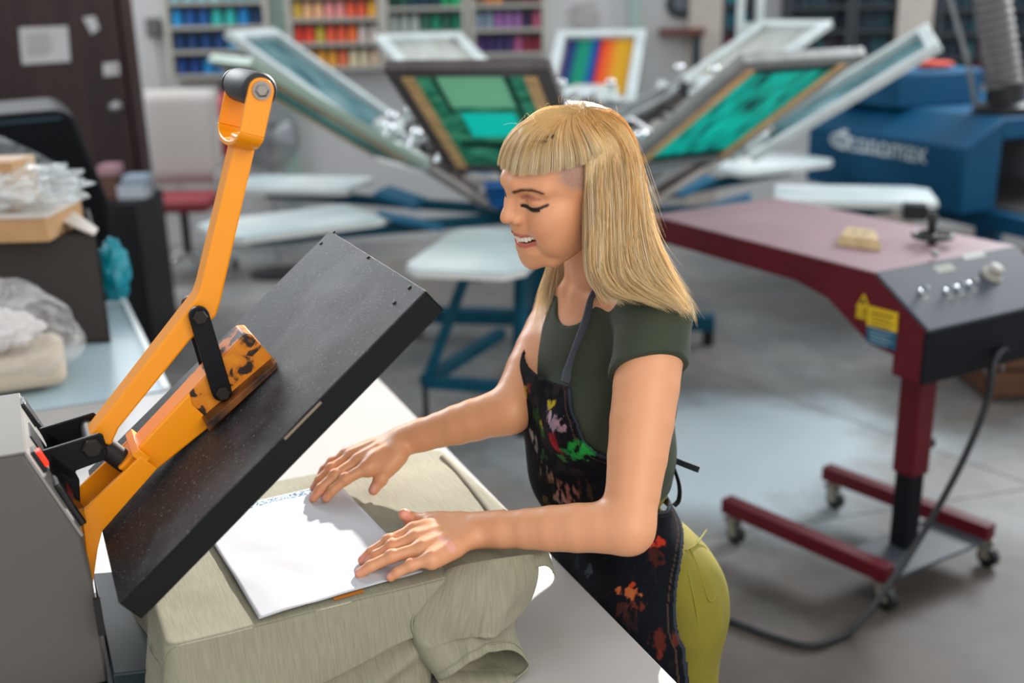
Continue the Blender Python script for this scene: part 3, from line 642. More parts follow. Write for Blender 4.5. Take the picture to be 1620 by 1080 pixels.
MB().prism([DR(-.48, .28, .601), DR(-.48, WE-.05, .601), DR(-.48, WE-.05, .612), DR(-.48, .28, .612)], df*1.3).build('belt', mat('belt', '#2b2b2c', .8), cd)
for f_, e_ in ((.1, .3), (.1, WE-.1), (LF-.2, .3), (LF-.2, WE-.1)): MB().beam(DR(f_, e_, 0), DR(f_, e_, .5), .08, .08, up=df).build('leg', M_cb, cd)
ax = (-df, A3(0,0,1)); M_let = mat('lettering', '#c9d2d6', .5)
def on_face(px, py):
    r = ray(px, py); o = DR(0, -.003, .8); return _C + r*(((o-_C)@de)/(r@de))
c1, c2 = on_face(1393, 232), on_face(1330, 222); hlet = .11
curve_text('lettering', 'Economax', .17, c1, ax, M_let, cd)
g = MB(); g.ball(c2, (.10, .003, .048), 28, 12, (df, de, Zv)); lg = g.build('logo_oval', M_let, cd, smooth=60)
curve_text('logo_letters', 'M&R', .075, c2 - de*.004, ax, mat('dryer_blue', '#004668'), cd)
MB().box(on_face(1380, 241), (.3, .003, .01), (df, de, Zv)).build('lettering_underline', M_let, cd)
# smaller blue unit on top
cq = Pz(1418, 172, 1.082); cl_ = Pz(1385, 165, 1.082)
t = thing('control_cabinet', 'smaller blue cabinet standing on the blue dryer', 'cabinet', cq + de*.3 + df*.2)
MB().prism([cq, cq+de*.62, cq+de*.62+df*.5, cq+df*.5], Zv*.19).build('body', M_cb, t, bevel=.01)
MB().prism([cq+Zv*.19+de*.01+df*.01, cq+de*.61+Zv*.19+df*.01, cq+de*.61+df*.49+Zv*.19, cq+df*.49+de*.01+Zv*.19], Zv*.01).build('lid', M_cbl, t, bevel=.003)
MB().box(cq+df*.3-de*.004+Zv*.09, (.12, .008, .07), (df, de, Zv)).build('vent_plate', mat('grey_plate', '#4a5a66', .5), t)
rg = cq+de*.32+df*.12+Zv*.2
o = MB().ball(rg+Zv*.026, (.09,.06,.025), 14, 8).ball(rg+de*.1+Zv*.022, (.07,.05,.02), 14, 8).build('red_rag', mat('rag_red', '#c94a3c', .8), smooth=60); tag(o, 'crumpled red rag lying on the smaller blue cabinet', 'rag')
# ducting
a = Pz(1588, 178, 1.084); b_ = Py(1560, -60, a[1]); t = thing('exhaust_duct', 'grey flexible exhaust duct rising from the blue dryer', 'duct', a); a = a + Zv*.1
g = MB(); n_ = 60; pts = [a+(b_-a)*i/n_ for i in range(n_+1)]; g.tube(pts, [.09+.006*math.sin(i*1.6) for i in range(n_+1)], 24); g.build('hose', mat('duct_grey', '#6d6766', .5, .3), t, smooth=70)
MB().lathe((a[0], a[1], 1.084), (0,0,1), [(.16,0),(.16,.04),(.1,.06),(.1,.16)], 24).build('collar', M_black, t, smooth=40)
p = Py(1500, 30, a[1]); MB().tube([p+A3(-.05,0,.5), p+A3(-.0,0,.1), p+A3(.1,-.05,-.2), (p[0]+.2, a[1], 1.1)], .012).build('cable', mat('grey_cable', '#7d7d7d', .6), t)
# ================================================================ red flash dryer
M_red = mat('dryer_red', '#560f19', .5, spec=.3, var=.12, scale=5); M_redtop = mat('dryer_top', '#93757b', .5, var=.07, scale=4); M_pan = mat('panel_grey', '#3a4048', .6); M_ink = mat('box_front', '#0c0e13', .65, spec=.2)
lv = nz(A3(-.49, .872, 0)); wv = A3(lv[1], -lv[0], 0)
D0 = Pz(1385, 432, .97)                        # near-left corner of the top
fd = thing('flash_dryer', 'red flash dryer on a wheeled stand with grey control panel', 'flash dryer', (1.18, 2.93, 0))
def FD(l, w_, z): return D0 + lv*l + wv*w_ + Zv*(z-.97)
WD, LD = .585, 1.02
side = [(LD, .97), (0, .97), (-.19, .855), (-.19, .715), (-.07, .715), (-.07, .79), (.05, .79), (.24, .885), (LD, .885)]
side = [(LD, .968), (0, .968), (-.19, .852), (-.19, .70), (-.085, .70), (-.085, .755), (.0, .765), (.17, .86), (.30, .885), (LD, .885)]
g = MB(); g.prism([FD(l, 0, z) for l, z in side], wv*.012); g.prism([FD(l, WD-.012, z) for l, z in side], wv*.012)
g.prism([FD(l, .012, z) for l, z in ((LD, .885), (.3, .885), (.17, .86), (.0,.765), (0,.78),(.17,.875),(.3,.9),(LD,.9))], wv*(WD-.024))
g.prism([FD(LD-.012, .012, .885), FD(LD, .012, .885), FD(LD, .012, .968), FD(LD-.012, .012, .968)], wv*(WD-.024))
g.build('housing', M_red, fd, bevel=.002)
g = MB(); g.prism([FD(l, -.002, z) for l, z in ((LD+.002, .968), (LD+.002, .974), (-.004, .974), (-.004, .968))], wv*(WD+.004)); g.build('top_plate', M_redtop, fd, bevel=.002)
g = MB(); g.prism([FD(l, -.002, z) for l, z in ((-.004, .974), (-.004,.962), (-.192,.846), (-.196, .856))], wv*(WD+.004)); g.build('control_panel', M_pan, fd, bevel=.0015)
g = MB(); g.prism([FD(l, .013, z) for l, z in ((-.19, .852), (-.19, .70), (-.085,.70), (-.085, .84))], wv*(WD-.026)); g.build('front_box', M_ink, fd, bevel=.002)
g = MB(); g.prism([FD(l, -.001, z) for l, z in ((-.1915, .846), (-.1915, .70), (-.18, .70), (-.18, .846))], wv*(WD+.002)); g.build('front_plate', M_ink, fd)
pl = nz(FD(-.004,0,.974)-FD(-.192,0,.858)); pn = nz(np.cross(wv, pl)); pn = pn if pn[2] > 0 else -pn
def CP(s, t_): return FD(-.194, 0, .857) + wv*(s*WD) + pl*(t_*.22) + pn*.001
def px_on_panel(px, py):
    r = ray(px, py); o = FD(-.194, 0, .857); return _C + r*(((o-_C)@pn)/(r@pn))
M_lab = mat('panel_label', '#8f8f86', .6); M_knobg = mat('knob_grey', '#9a958c', .5)
for i, (px, py) in enumerate(((1457,462),(1497,461),(1515,456),(1534,450))):
    c = px_on_panel(px, py); g = MB(); g.lathe(c, pn, [(.009,0),(.009,.004),(.004,.006)]).cyl(c, c+pn*.028-pl*.008, .0035, r2=.005); g.build('toggle_switch', M_chrome, fd, smooth=45)
    MB().box(c - pl*.022, (.022, .006, .0006), (wv, pl, pn)).build('switch_label', M_lab, fd)
c = px_on_panel(1568, 436); MB().lathe(c, pn, [(.03,0),(.03,.008),(.022,.012),(.021,.032),(.016,.035)], 24).build('dial_knob', M_knobg, fd, smooth=40)
c = px_on_panel(1494, 424); MB().box(c, (.075, .028, .001), (wv, pl, pn)).build('panel_label', M_lab, fd)
c = px_on_panel(1478, 402); MB().lathe(c, pn, [(.012,0),(.012,.008)]).build('indicator', M_black, fd)
c = px_on_panel(1540, 404); MB().box(c, (.09, .022, .001), (wv, pl, pn)).build('panel_label', mat('panel_label_light', '#a9aaa4', .6), fd)
# handwheel on top
c = Pz(1474, 388, .972); g = MB(); g.torus(c+Zv*.03, Zv, .055, .008, 32, 8); g.lathe(c, Zv, [(.014,0),(.014,.03),(.01,.034)])
for k_ in range(3): g.cyl(c+Zv*.03, c+Zv*.03+.055*A3(math.cos(2.1*k_+.4), math.sin(2.1*k_+.4), 0), .005, 8)
hw = g.build('hand_wheel', M_black, fd, smooth=50)
MB().lathe(c+A3(-.003,.005,.035), Zv, [(.009,0),(.011,.01),(.016,.055),(.011,.066)], 16).build('crank_grip', M_black, hw, smooth=50)
# stickers on the side
def px_on_side(px, py):
    r = ray(px, py); o = FD(0, -.0012, .9); return _C + r*(((o-_C)@wv)/(r@wv))
M_yel = mat('sticker_yellow', '#d3ab12', .5); M_stb = mat('sticker_blue', '#154a66', .5)
def sticker(pts, m, nm):
    q = [px_on_side(*p) for p in pts]; return MB().prism(q, -wv*.0008).build(nm, m, fd)
s1 = sticker([(1373,483),(1421,495),(1419,526),(1371,514)], M_yel, 'warning_sticker'); s2 = sticker([(1371,514),(1419,526),(1417,555),(1371,541)], M_stb, 'rating_plate'); s3 = sticker([(1367,464),(1375,484),(1370,486),(1370,506),(1354,501),(1355,484)], M_yel, 'warning_sticker')
M_txt = mat('ink_dark', '#3a3316', .6); M_txtw = mat('ink_light', '#8fb0bd', .6)
for i in range(4):
    a = px_on_side(1378, 493+i*6.2) - wv*.0012; b_ = px_on_side(1414-(i % 2)*6, 502+i*6.2) - wv*.0012; MB().beam(a, b_, .0004, .003 if i else .005, up=(0,0,1)).build('printed_line', M_txt, s1)
for i in range(4):
    a = px_on_side(1376, 522+i*5.5) - wv*.0012; b_ = px_on_side(1412-(i % 2)*8, 531+i*5.5) - wv*.0012; MB().beam(a, b_, .0004, .0025, up=(0,0,1)).build('printed_line', M_txtw, s2)
a = [px_on_side(*p)-wv*.0012 for p in ((1366,470),(1371,482),(1360,480))]; MB().prism(a, -wv*.0004).build('warning_triangle', M_txt, s3)
axs = (nz(FD(0,0,.9)-FD(1,0,.9)), Zv); curve_text('ce_mark', 'CE', .034, px_on_side(1362, 494)-wv*.001, axs, M_txt, s3)
# post, base, legs
pb = A3(1.18, 2.935, 0); MB().beam(pb+Zv*.34, pb+Zv*.86, .075, .075, up=lv).build('post', M_red, fd, bevel=.006)
MB().beam(pb+Zv*.1, pb+Zv*.36, .06, .06, up=lv).build('inner_post', M_ink, fd, bevel=.005)
c = pb+wv*.04+Zv*.42; MB().lathe(c, wv, [(.008,0),(.008,.02),(.018,.022),(.018,.04)]).build('lock_knob', M_black, fd, smooth=40)
LA = Pz(1148, 796, .125); LB = Pz(1408, 908, .115); RA = Pz(1306, 745, .125); RB = RA + (LB-LA)
for a, b_ in ((LA, LB), (RA, RB)):
    MB().beam(a, b_, .05, .05).build('base_leg', M_red, fd, bevel=.004)
MB().prism([LB+(LA-LB)*.0+Zv*-.03, LB+(LA-LB)*.32+Zv*-.03, RB+(LA-LB)*.32+Zv*-.03, RB+Zv*-.03], Zv*.012).build('base_plate', mat('plate_grey', '#3c4248', .45), fd, bevel=.002)
dl = nz(LA-LB)
for p in (LA-dl*.03, LB+dl*.02, RA-dl*.03, RB+dl*.02):
    w_ = A3(p[0], p[1], 0)+A3(.01,-.015,0); g = MB(); g.cyl(w_+wv*-.012+Zv*.035, w_+wv*.012+Zv*.035, .033, 20); g.build('caster', M_black, fd, smooth=40)
    g = MB(); g.cyl(A3(p[0],p[1],.075), A3(p[0],p[1],.11), .014).beam(w_+wv*.016+Zv*.03, A3(p[0],p[1],.085)+wv*.016, .003, .03, up=dl).beam(w_-wv*.016+Zv*.03, A3(p[0],p[1],.085)-wv*.016, .003, .03, up=dl).box((p[0],p[1],.082),(.04,.045,.006),(dl,wv,Zv)); g.build('caster_fork', mat('zinc', '#9a9486', .4, .6), fd)
# hooks and plug below the box
g = MB()
for dx in (0, .035): g.torus(FD(-.15, .33+dx, .672), wv, .018, .003, 20, 6)
g.build('hook', mat('hook_metal', '#6a6a6c', .4, .6), fd, smooth=60)
# power cable: from the box down and across the floor
def smooth_path(pts, n=12):
    pts = [np.asarray(p, float) for p in pts]; out = []
    q = [2*pts[0]-pts[1]] + pts + [2*pts[-1]-pts[-2]]
    for i in range(1, len(q)-2):
        for t_ in np.linspace(0, 1, n, endpoint=(i == len(q)-3)):
            a, b_, c_, d_ = q[i-1:i+3]; out.append(.5*((2*b_)+(c_-a)*t_+(2*a-5*b_+4*c_-d_)*t_**2+(3*b_-a-3*c_+d_)*t_**3))
    return out
cb = [FD(-.12, .5, .70), P(1578, 560, 2.97), P(1560, 640, 2.97), P(1520, 735, 3.0), P(1465, 835, 3.03), P(1410, 920, 3.02)]
fl = [Pz(1345, 1000, .012), Pz(1285, 1020, .012), Pz(1225, 1008, .012), Pz(1150, 980, .012), Pz(1060, 950, .012), Pz(900, 930, .012)]
pts = smooth_path(cb + fl, 12)
for p in pts: p[2] = max(p[2], .011)
tag(MB().tube(pts, .0095, 10).build('power_cable', mat('cable_black', '#12151a', .45), smooth=60), 'thick black power cable hanging from the dryer onto the floor', 'cable')
# wooden block on the dryer
q = [Pz(*p, .975) for p in ((1322,388),(1395,398),(1388,378),(1335,371))]
t = thing('wooden_block', 'small pale wooden block with a dark recess lying on the dryer top', 'block', sum(q)/4)
ctr = sum(q)/4; q = [A3(p[0], p[1], .976) for p in q]
g = MB(); g.add(q + [ctr + (p-ctr)*.82 + Zv*.03 for p in q], [(0,1,2,3),(4,5,6,7)[::-1],(0,1,5,4),(1,2,6,5),(2,3,7,6),(3,0,4,7)]); g.build('body', mat('block_wood', '#b3996f', .6, var=.15, scale=30), t, bevel=.002)
for s in (-.35, .3): 
    c = ctr + (q[1]-q[0])*s*.35 + Zv*.0305; MB().box(c, (.018, .016, .002), (nz(q[1]-q[0]), nz(np.cross(Zv, q[1]-q[0])), Zv)).build('recess', M_black, t)
# brown wooden crate at the right edge
t = thing('wooden_crate', 'brown wooden crate on the floor behind the dryer, cut by the frame edge', 'crate', (2.35, 4.6, 0))
for i in range(4): MB().bb(2.05, 3.0, 4.35, 4.37, .03+.13*i, .14+.13*i).bb(2.05, 2.07, 4.35, 5.0, .03+.13*i, .14+.13*i).bb(2.05, 3.0, 4.98, 5.0, .03+.13*i, .14+.13*i).build('plank', mat('crate_brown', '#54341f', .7, var=.2, scale=6), t, bevel=.002)
for x in (2.08, 2.97): MB().bb(x-.02, x+.02, 4.37, 4.41, 0, .56).bb(x-.02, x+.02, 4.94, 4.98, 0, .56).build('corner_post', mat('crate_brown', '#54341f', .7), t)
MB().bb(2.07, 2.98, 4.37, 4.98, .5, .51).build('lid', mat('crate_top', '#7a7a72', .6), t)

# ================================================================ white work table
M_tw = mat('table_white', '#a8a29e', .32, var=.02, scale=3, spec=.5); M_te = mat('table_edge', '#c9c4c0', .5)
ZT = .845
e1 = Pz(600, 600, ZT); e2 = Pz(1072, 1080, ZT); td = nz(e1-e2); f1 = Pz(75, 648, ZT); f2 = Pz(175, 633, ZT); fdv = nz(f2-f1)
A_ = np.array([[td[0], -fdv[0]], [td[1], -fdv[1]]]); s_ = np.linalg.solve(A_, (f1-e1)[:2]); cor = e1 + td*s_[0]
N1 = e2 - td*.75; N2 = N1 - fdv*1.9; N3 = cor - fdv*1.9
wt = thing('work_table', 'long white work table carrying the heat press and the green shirt', 'table', (cor+N1+N2+N3)/4*A3(1,1,0))
MB().prism([cor+Zv*-.03, N1+Zv*-.03, N2+Zv*-.03, N3+Zv*-.03], Zv*.03).build('table_top', M_tw, wt, bevel=.002)
for p in (cor, N1, N2, N3):
    c = p + ((cor+N1+N2+N3)/4-p)*.12; MB().beam(A3(c[0], c[1], 0), A3(c[0], c[1], ZT-.03), .05, .05).build('leg', M_palr, wt, bevel=.003)
g = MB(); cc_ = (cor+N1+N2+N3)/4; qs = [p+(cc_-p)*.12-Zv*.07 for p in (cor, N1, N2, N3)]
for i in range(4): g.beam(qs[i], qs[(i+1) % 4], .025, .08)
g.build('apron_rail', M_palr, wt)
# screw holes / crumbs
g = MB(); c = Pz(800, 1073, ZT+.0004); g.lathe(c, Zv, [(.002,0),(.002,.0004)]); tag(g.build('black_speck', M_black), 'tiny black speck on the white table below the shirt sleeve', 'speck')
# second pale blue table behind
ZS = .845
a = Pz(197, 478, ZS); b_ = Pz(262, 612, ZS); tdir = nz(a-b_); b0 = cor*0 + b_ ; 
M_tb = mat('table_blue', '#a9bcc2', .3, var=.05, scale=3)
fl_ = -fdv
q0 = a + tdir*.05; q1 = b_ - tdir*.05
sl2 = np.linalg.solve(np.array([[tdir[0], -fdv[0]], [tdir[1], -fdv[1]]]), (f1 + np.array([-fdv[1], fdv[0], 0])*.02 - b_)[:2]); q1 = b_ + tdir*sl2[0]
q1 = q1 + 0*tdir
st = thing('side_table', 'pale blue side table behind the white one, carrying the dark carton', 'table', (q0+q1)/2*A3(1,1,0) - A3(.6,0,0))
q2 = q1 - fdv*1.5; q3 = q0 - fdv*1.5
MB().prism([p-Zv*.03 for p in (q0, q1, q2, q3)], Zv*.028).build('table_top', M_tb, st, bevel=.002)
w2 = nz(np.cross(tdir, Zv)); g = MB(); g.beam(q0+Zv*-.012, q1+Zv*-.012, .016, .034); g.build('table_edge', mat('edge_white', '#dfe3e3', .4), st)
for p in (q0, q1, q2, q3):
    c = p + ((q0+q1+q2+q3)/4-p)*.1; MB().beam(A3(c[0], c[1], 0), A3(c[0], c[1], ZS-.03), .05, .05).build('leg', M_palr, st)
# ---------------- dark carton with cardboard and plastic on top
cB = Pz(176, 541, ZS); dirL = -fdv; dirB = np.cross(Zv, fdv); dirB = dirB if dirB[1] > 0 else -dirB
cl = Pz(0, 548, ZS); dirL = nz(cl-cB)*A3(1,1,0); dirL = nz(dirL); dirB = nz(cB*A3(1,1,0)); dirB = nz(dirB + A3(-.03,0,0))
top = None
for zz in np.linspace(1., 1.4, 200):
    if pr(cB*A3(1,1,0)+Zv*zz)[1] < 372: break
HB = zz
M_cart = mat('carton_dark', '#3a3430', .8, var=.04); M_card = mat('cardboard', '#b58c62', .8, var=.06, scale=20); M_cardp = mat('cardboard_pale', '#c9bfb4', .8, var=.05)
bx = thing('dark_carton', 'large dark grey carton standing on the pale blue side table', 'box', cB*A3(1,1,0)+dirL*.3+dirB*.2+Zv*ZS)
g = MB(); c0 = cB*A3(1,1,0); L_, B_ = .62, .42
for o_, a_, n_ in ((c0, dirL*L_, dirB*.006), (c0+dirB*(B_-.006), dirL*L_, dirB*.006), (c0, dirB*B_, dirL*.006), (c0+dirL*(L_-.006), dirB*B_, dirL*.006)):
    g.prism([o_+Zv*(ZS+.001), o_+a_+Zv*(ZS+.001), o_+a_+Zv*HB, o_+Zv*HB], n_)
g.prism([c0+Zv*(ZS+.001), c0+dirL*L_+Zv*(ZS+.001), c0+dirL*L_+dirB*B_+Zv*(ZS+.001), c0+dirB*B_+Zv*(ZS+.001)], Zv*.006)
g.build('body', M_cart, bx)
g = MB(); o_ = c0+Zv*HB; g.prism([o_, o_+dirB*B_, o_+dirB*(B_-.02)-dirL*.02+Zv*.1*0-Zv*.12+(-dirL)*.05, o_-dirL*.07-Zv*.12+dirB*.02], dirL*-.004)
g.v = [tuple(np.array(v)) for v in g.v]; 
g = MB(); fa = Pz(148, 373, HB+.004); dA = pr(fa)[2]; g.prism([P(78,343,dA+.06), fa, Pz(155, 364, HB+.004), P(95,322,dA+.16), P(78,319,dA+.16)], Zv*.006); g.build('open_flap', M_cardp, bx)
t = thing('cardboard_tray', 'shallow brown cardboard tray lying on top of the dark carton', 'box', c0+dirL*.35+dirB*.15+Zv*HB)
q = [Pz(-30, 385, HB+.004), Pz(78, 382, HB+.004)]; 
pA = q[1]; dx_ = nz((q[0]-q[1])*A3(1,1,0)); dy_ = np.cross(dx_, Zv); dy_ = dy_ if dy_[1] > 0 else -dy_
hT = .055
for zz in np.linspace(HB, HB+.2, 200):
    if pr(pA*A3(1,1,0)+Zv*zz)[1] < 345: break
hT = zz
g = MB(); g.prism([pA*A3(1,1,0)+Zv*(HB+.003), pA*A3(1,1,0)+dx_*.4+Zv*(HB+.003), pA*A3(1,1,0)+dx_*.4+Zv*hT, pA*A3(1,1,0)+Zv*hT], dy_*.26); g.build('tray_body', M_card, t, bevel=.003)
g = MB(); g.prism([pA*A3(1,1,0)+dx_*-.006-dy_*.006+Zv*hT, pA*A3(1,1,0)+dx_*.4-dy_*.006+Zv*hT, pA*A3(1,1,0)+dx_*.4+dy_*.262+Zv*(hT), pA*A3(1,1,0)-dx_*.006+dy_*.262+Zv*hT], Zv*.012); g.build('tray_lid', M_cardp, t, bevel=.002)
pz_ = hT+.013
t = thing('cardboard_box', 'small tan cardboard box under clear plastic on the tray', 'box', pA*A3(1,1,0)+dx_*.2+dy_*.1+Zv*pz_)
g = MB(); a0 = pA*A3(1,1,0)+dx_*.075+dy_*.03; g.prism([a0+Zv*pz_, a0+dx_*.3+Zv*pz_, a0+dx_*.3+Zv*(pz_+.125), a0+Zv*(pz_+.125)], dy_*.15); g.build('box_body', M_card, t, bevel=.003)
g = MB(); g.box(a0+dx_*.15+dy_*.075+Zv*(pz_+.1255), (.3, .03, .001), (dx_, dy_, Zv)); g.build('tape_strip', M_cardp, t)
def film_mat(nm, tint='#ffffff', al=.35, rough=.15):
    m = mat(nm, tint, rough, alpha=al, spec=.8); nt, b = nodes(m); N = nt.nodes.new
    tc = [q for q in nt.nodes if q.type == 'TEX_COORD'][0]; n = N('ShaderNodeTexNoise'); n.inputs['Scale'].default_value = 14; n.inputs['Distortion'].default_value = 1.5; n.inputs['Detail'].default_value = 3
    nt.links.new(tc.outputs['Object'], n.inputs['Vector']); bp = N('ShaderNodeBump'); bp.inputs['Strength'].default_value = .9; bp.inputs['Distance'].default_value = .02; nt.links.new(n.outputs['Fac'], bp.inputs['Height']); nt.links.new(bp.outputs[0], b.inputs['Normal'])
    rp = N('ShaderNodeMapRange'); rp.inputs['From Min'].default_value = .35; rp.inputs['From Max'].default_value = .65; rp.inputs['To Min'].default_value = al*.5; rp.inputs['To Max'].default_value = min(1, al*1.7); nt.links.new(n.outputs['Fac'], rp.inputs['Value']); nt.links.new(rp.outputs[0], b.inputs['Alpha']); return m
M_film = film_mat('clear_film', '#e8eef0', .4); M_film2 = film_mat('bag_film', '#f0ecea', .22, .12)
def crumple(c, r, seed, squash=.0, amp=.22, nu=56, nv=30, f=3.):
    g = MB(); c = np.asarray(c)
    def fn(u_, v_):
        a_ = u_*2*math.pi; e_ = (v_-.5)*math.pi; d_ = A3(math.cos(e_)*math.cos(a_), math.cos(e_)*math.sin(a_), math.sin(e_))
        k_ = 1 + amp*(abs(mnoise.noise(Vector(d_*f)+Vector((seed,0,0))))*2-.5) + amp*.5*abs(mnoise.noise(Vector(d_*f*2.7)+Vector((seed,3,0))))
        p_ = c + d_*np.asarray(r)*k_; p_[2] = max(p_[2], c[2]-r[2]*(1-squash)); return p_
    g.grid(fn, nu, nv, closed_u=True); return g
o = crumple(pA*A3(1,1,0)+dx_*.12+dy_*.08+Zv*(pz_+.055), (.2, .1, .055), 2., 0, .3).build('plastic_film', M_film, smooth=180)
tag(o, 'crumpled clear plastic film piled over the cardboard tray', 'plastic film')
g = MB(); a = a0+dx_*.1+dy_*-.01+Zv*(pz_+.005)
g.grid(lambda u_, v_: a0 + dx_*(.28-.38*u_) + dy_*(.12-.16*v_) + Zv*(pz_+.19 - .19*v_ - .12*max(0, u_-.55)/.45*(1-v_) + .008*math.sin(9*u_+4*v_)), 20, 14)
tag(g.build('plastic_sheet', film_mat('thin_film', '#dfe6e8', .16), smooth=180), 'thin transparent sheet leaning over the small tan box', 'plastic sheet')
# teal wrap hanging beside the carton
c = P(185, 425, 2.2); M_teal = film_mat('teal_film', '#0b98ad', 1.0, .25); nodes(M_teal)[1].inputs['Alpha'].default_value = 1
for l in list(nodes(M_teal)[0].links):
    if l.to_socket.name == 'Alpha': nodes(M_teal)[0].links.remove(l)
cbn = c0 - dirL*.0; tz = ZS+.0
tb_ = Pz(188, 477, ZS+.004); o = crumple(tb_+Zv*.100, (.042, .040, .095), 5., 0, .22, f=1.5).build('teal_plastic_wrap', M_teal, smooth=180); tag(o, 'bunched teal plastic wrap beside the dark carton', 'plastic wrap')
# foam slab wrapped in a clear bag on the white table
fc = Pz(45, 632, ZT)
t = thing('foam_pad', 'cream foam pad inside the clear bag at the left edge', 'foam pad', fc*A3(1,1,0)+A3(-.05,.03,ZT))
g = MB(); ctr_ = fc+fdv*-.09+dirB*.14; g.box(ctr_+Zv*.05, (.36, .22, .085), (fdv, dirB, Zv)); g.build('pad', mat('foam', '#cbbba6', .9, bump=.3), t, bevel=.03, seg=4)
o = crumple(ctr_+Zv*.13+dirB*.01, (.235, .15, .12), 9., 0, .16, f=1.7).build('plastic_bag', M_film2, smooth=180); tag(o, 'large crumpled clear plastic bag at the left edge of the white table', 'bag')
t = thing('white_packet', 'white folded packet inside the clear bag above the foam pad', 'packet', ctr_+Zv*.1)
g = crumple(ctr_+Zv*.145+fdv*-.02, (.16, .09, .05), 3., 0, .2); g.build('packet', mat('packet_white', '#cfc8c4', .7), t, smooth=180)
# ---------------- black slant-sided machine behind the carton
t = thing('machine_cover', 'black slant-sided machine cover standing behind the dark carton', 'machine', P(60, 300, 3.9)*A3(1,1,0))
px_ = [(-60,185),(95,172),(118,186),(150,262),(172,318),(176,400),(-60,400)]
D = 3.7; fr_ = [Py(x, y, D) for x, y in px_]; fr_[-1][2] = 0; fr_[-2][2] = 0
g = MB(); g.prism(fr_, (-.25, .55, .0)); g.build('cover', mat('cover_black', '#050a0e', .7, spec=.2), t, bevel=.025, seg=4)
g = MB(); g.beam(fr_[0]+A3(0,-.004,.0)-Zv*.03, fr_[1]+A3(0,-.004,0)-Zv*.03, .004, .012); g.build('seam', mat('cover_teal', '#12303a', .4), t)
# dark cabinet by the door with small cartons
ca = Py(163, 322, 5.3); cb_ = Py(214, 322, 5.3)
t = thing('low_cabinet', 'narrow dark cabinet standing in front of the brown door', 'cabinet', ((ca[0]+cb_[0])/2, 5.5, 0))
MB().bb(ca[0]-.4, cb_[0], 5.3, 5.75, .04, ca[2]).build('body', mat('cab_dark', '#07090e', .5), t, bevel=.006)
MB().bb(ca[0]-.38, cb_[0]-.02, 5.33, 5.73, 0, .04).build('plinth', M_black, t)
MB().bb(ca[0]-.39, cb_[0]-.01, 5.284, 5.3, .06, ca[2]-.03).build('door', mat('cab_dark', '#07090e', .5), t, bevel=.003)
for i, (x, w_, h, c, l) in enumerate(((-.05, .14, .07, '#c7ccd6', 'bluish white carton'), (-.03, .12, .045, '#a8b6c8', 'pale blue packet'), (-.17, .1, .12, '#6a4a40', 'brown carton'), (-.16, .09, .05, '#b98f96', 'pinkish white packet'))):
    base = {0: ca[2], 1: ca[2]+.072, 2: ca[2], 3: ca[2]+.122}[i]
    o = MB().bb(cb_[0]+x-w_/2, cb_[0]+x+w_/2, 5.4, 5.52, base+.001, base+h).build('small_carton', mat('ct%d' % i, c, .7), bevel=.004)
    tag(o, l + (' stacked on the bluish carton' if i == 1 else ' stacked on the brown carton' if i == 3 else ' on the dark cabinet by the door'), 'carton')

# ================================================================ heat press
uh = nz(A3(math.cos(.434), math.sin(.434), 0)); wh = A3(-uh[1], uh[0], 0)
HO = Pz(265, 1025, .985)*A3(1,1,0); ZP = .982
def H(a, b_, z): return HO + uh*a + wh*b_ + Zv*z
def PB(px, py, b_):
    r = ray(px, py); o = HO + wh*b_; return _C + r*(((o-_C)@wh)/(r@wh))
M_ora = mat('orange_paint', '#f09202', .36, var=.03, scale=5, coat=.15)
M_worn = mat('orange_worn', '#d9800f', .45); 
nt, b = nodes(M_worn); tc = [q for q in nt.nodes if q.type == 'TEX_COORD'][0]; N = nt.nodes.new
n = N('ShaderNodeTexNoise'); n.inputs['Scale'].default_value = 38; n.inputs['Detail'].default_value = 6; n.inputs['Distortion'].default_value = .5; nt.links.new(tc.outputs['Object'], n.inputs['Vector'])
rp = N('ShaderNodeValToRGB'); nt.links.new(n.outputs['Fac'], rp.inputs[0]); rp.color_ramp.elements[0].position = .42; rp.color_ramp.elements[0].color = (*srgb('#2a1c14'), 1); rp.color_ramp.elements[1].position = .47; rp.color_ramp.elements[1].color = (*srgb('#c9740f'), 1)
e = rp.color_ramp.elements.new(.75); e.color = (*srgb('#dd8a1c'), 1); nt.links.new(rp.outputs[0], b.inputs['Base Color'])
M_pblk = mat('press_black', '#0a0c0f', .5, spec=.25); M_pl = mat('platen_black', '#222427', .5, bump=.5, bscale=900, spec=.35)
M_hg = mat('housing_grey', '#5a5450', .5, var=.03, scale=3, bump=.1, bscale=500); M_hgl = mat('housing_light', '#6f6c68', .65, spec=.3); M_bolt = mat('bolt_dark', '#2c2622', .5, .5); M_base = mat('base_teal', '#0f2025', .45)
hp = thing('heat_press', 'open clamshell heat press with orange lever arms and black upper plate', 'heat press', H(.1, .2, ZT))
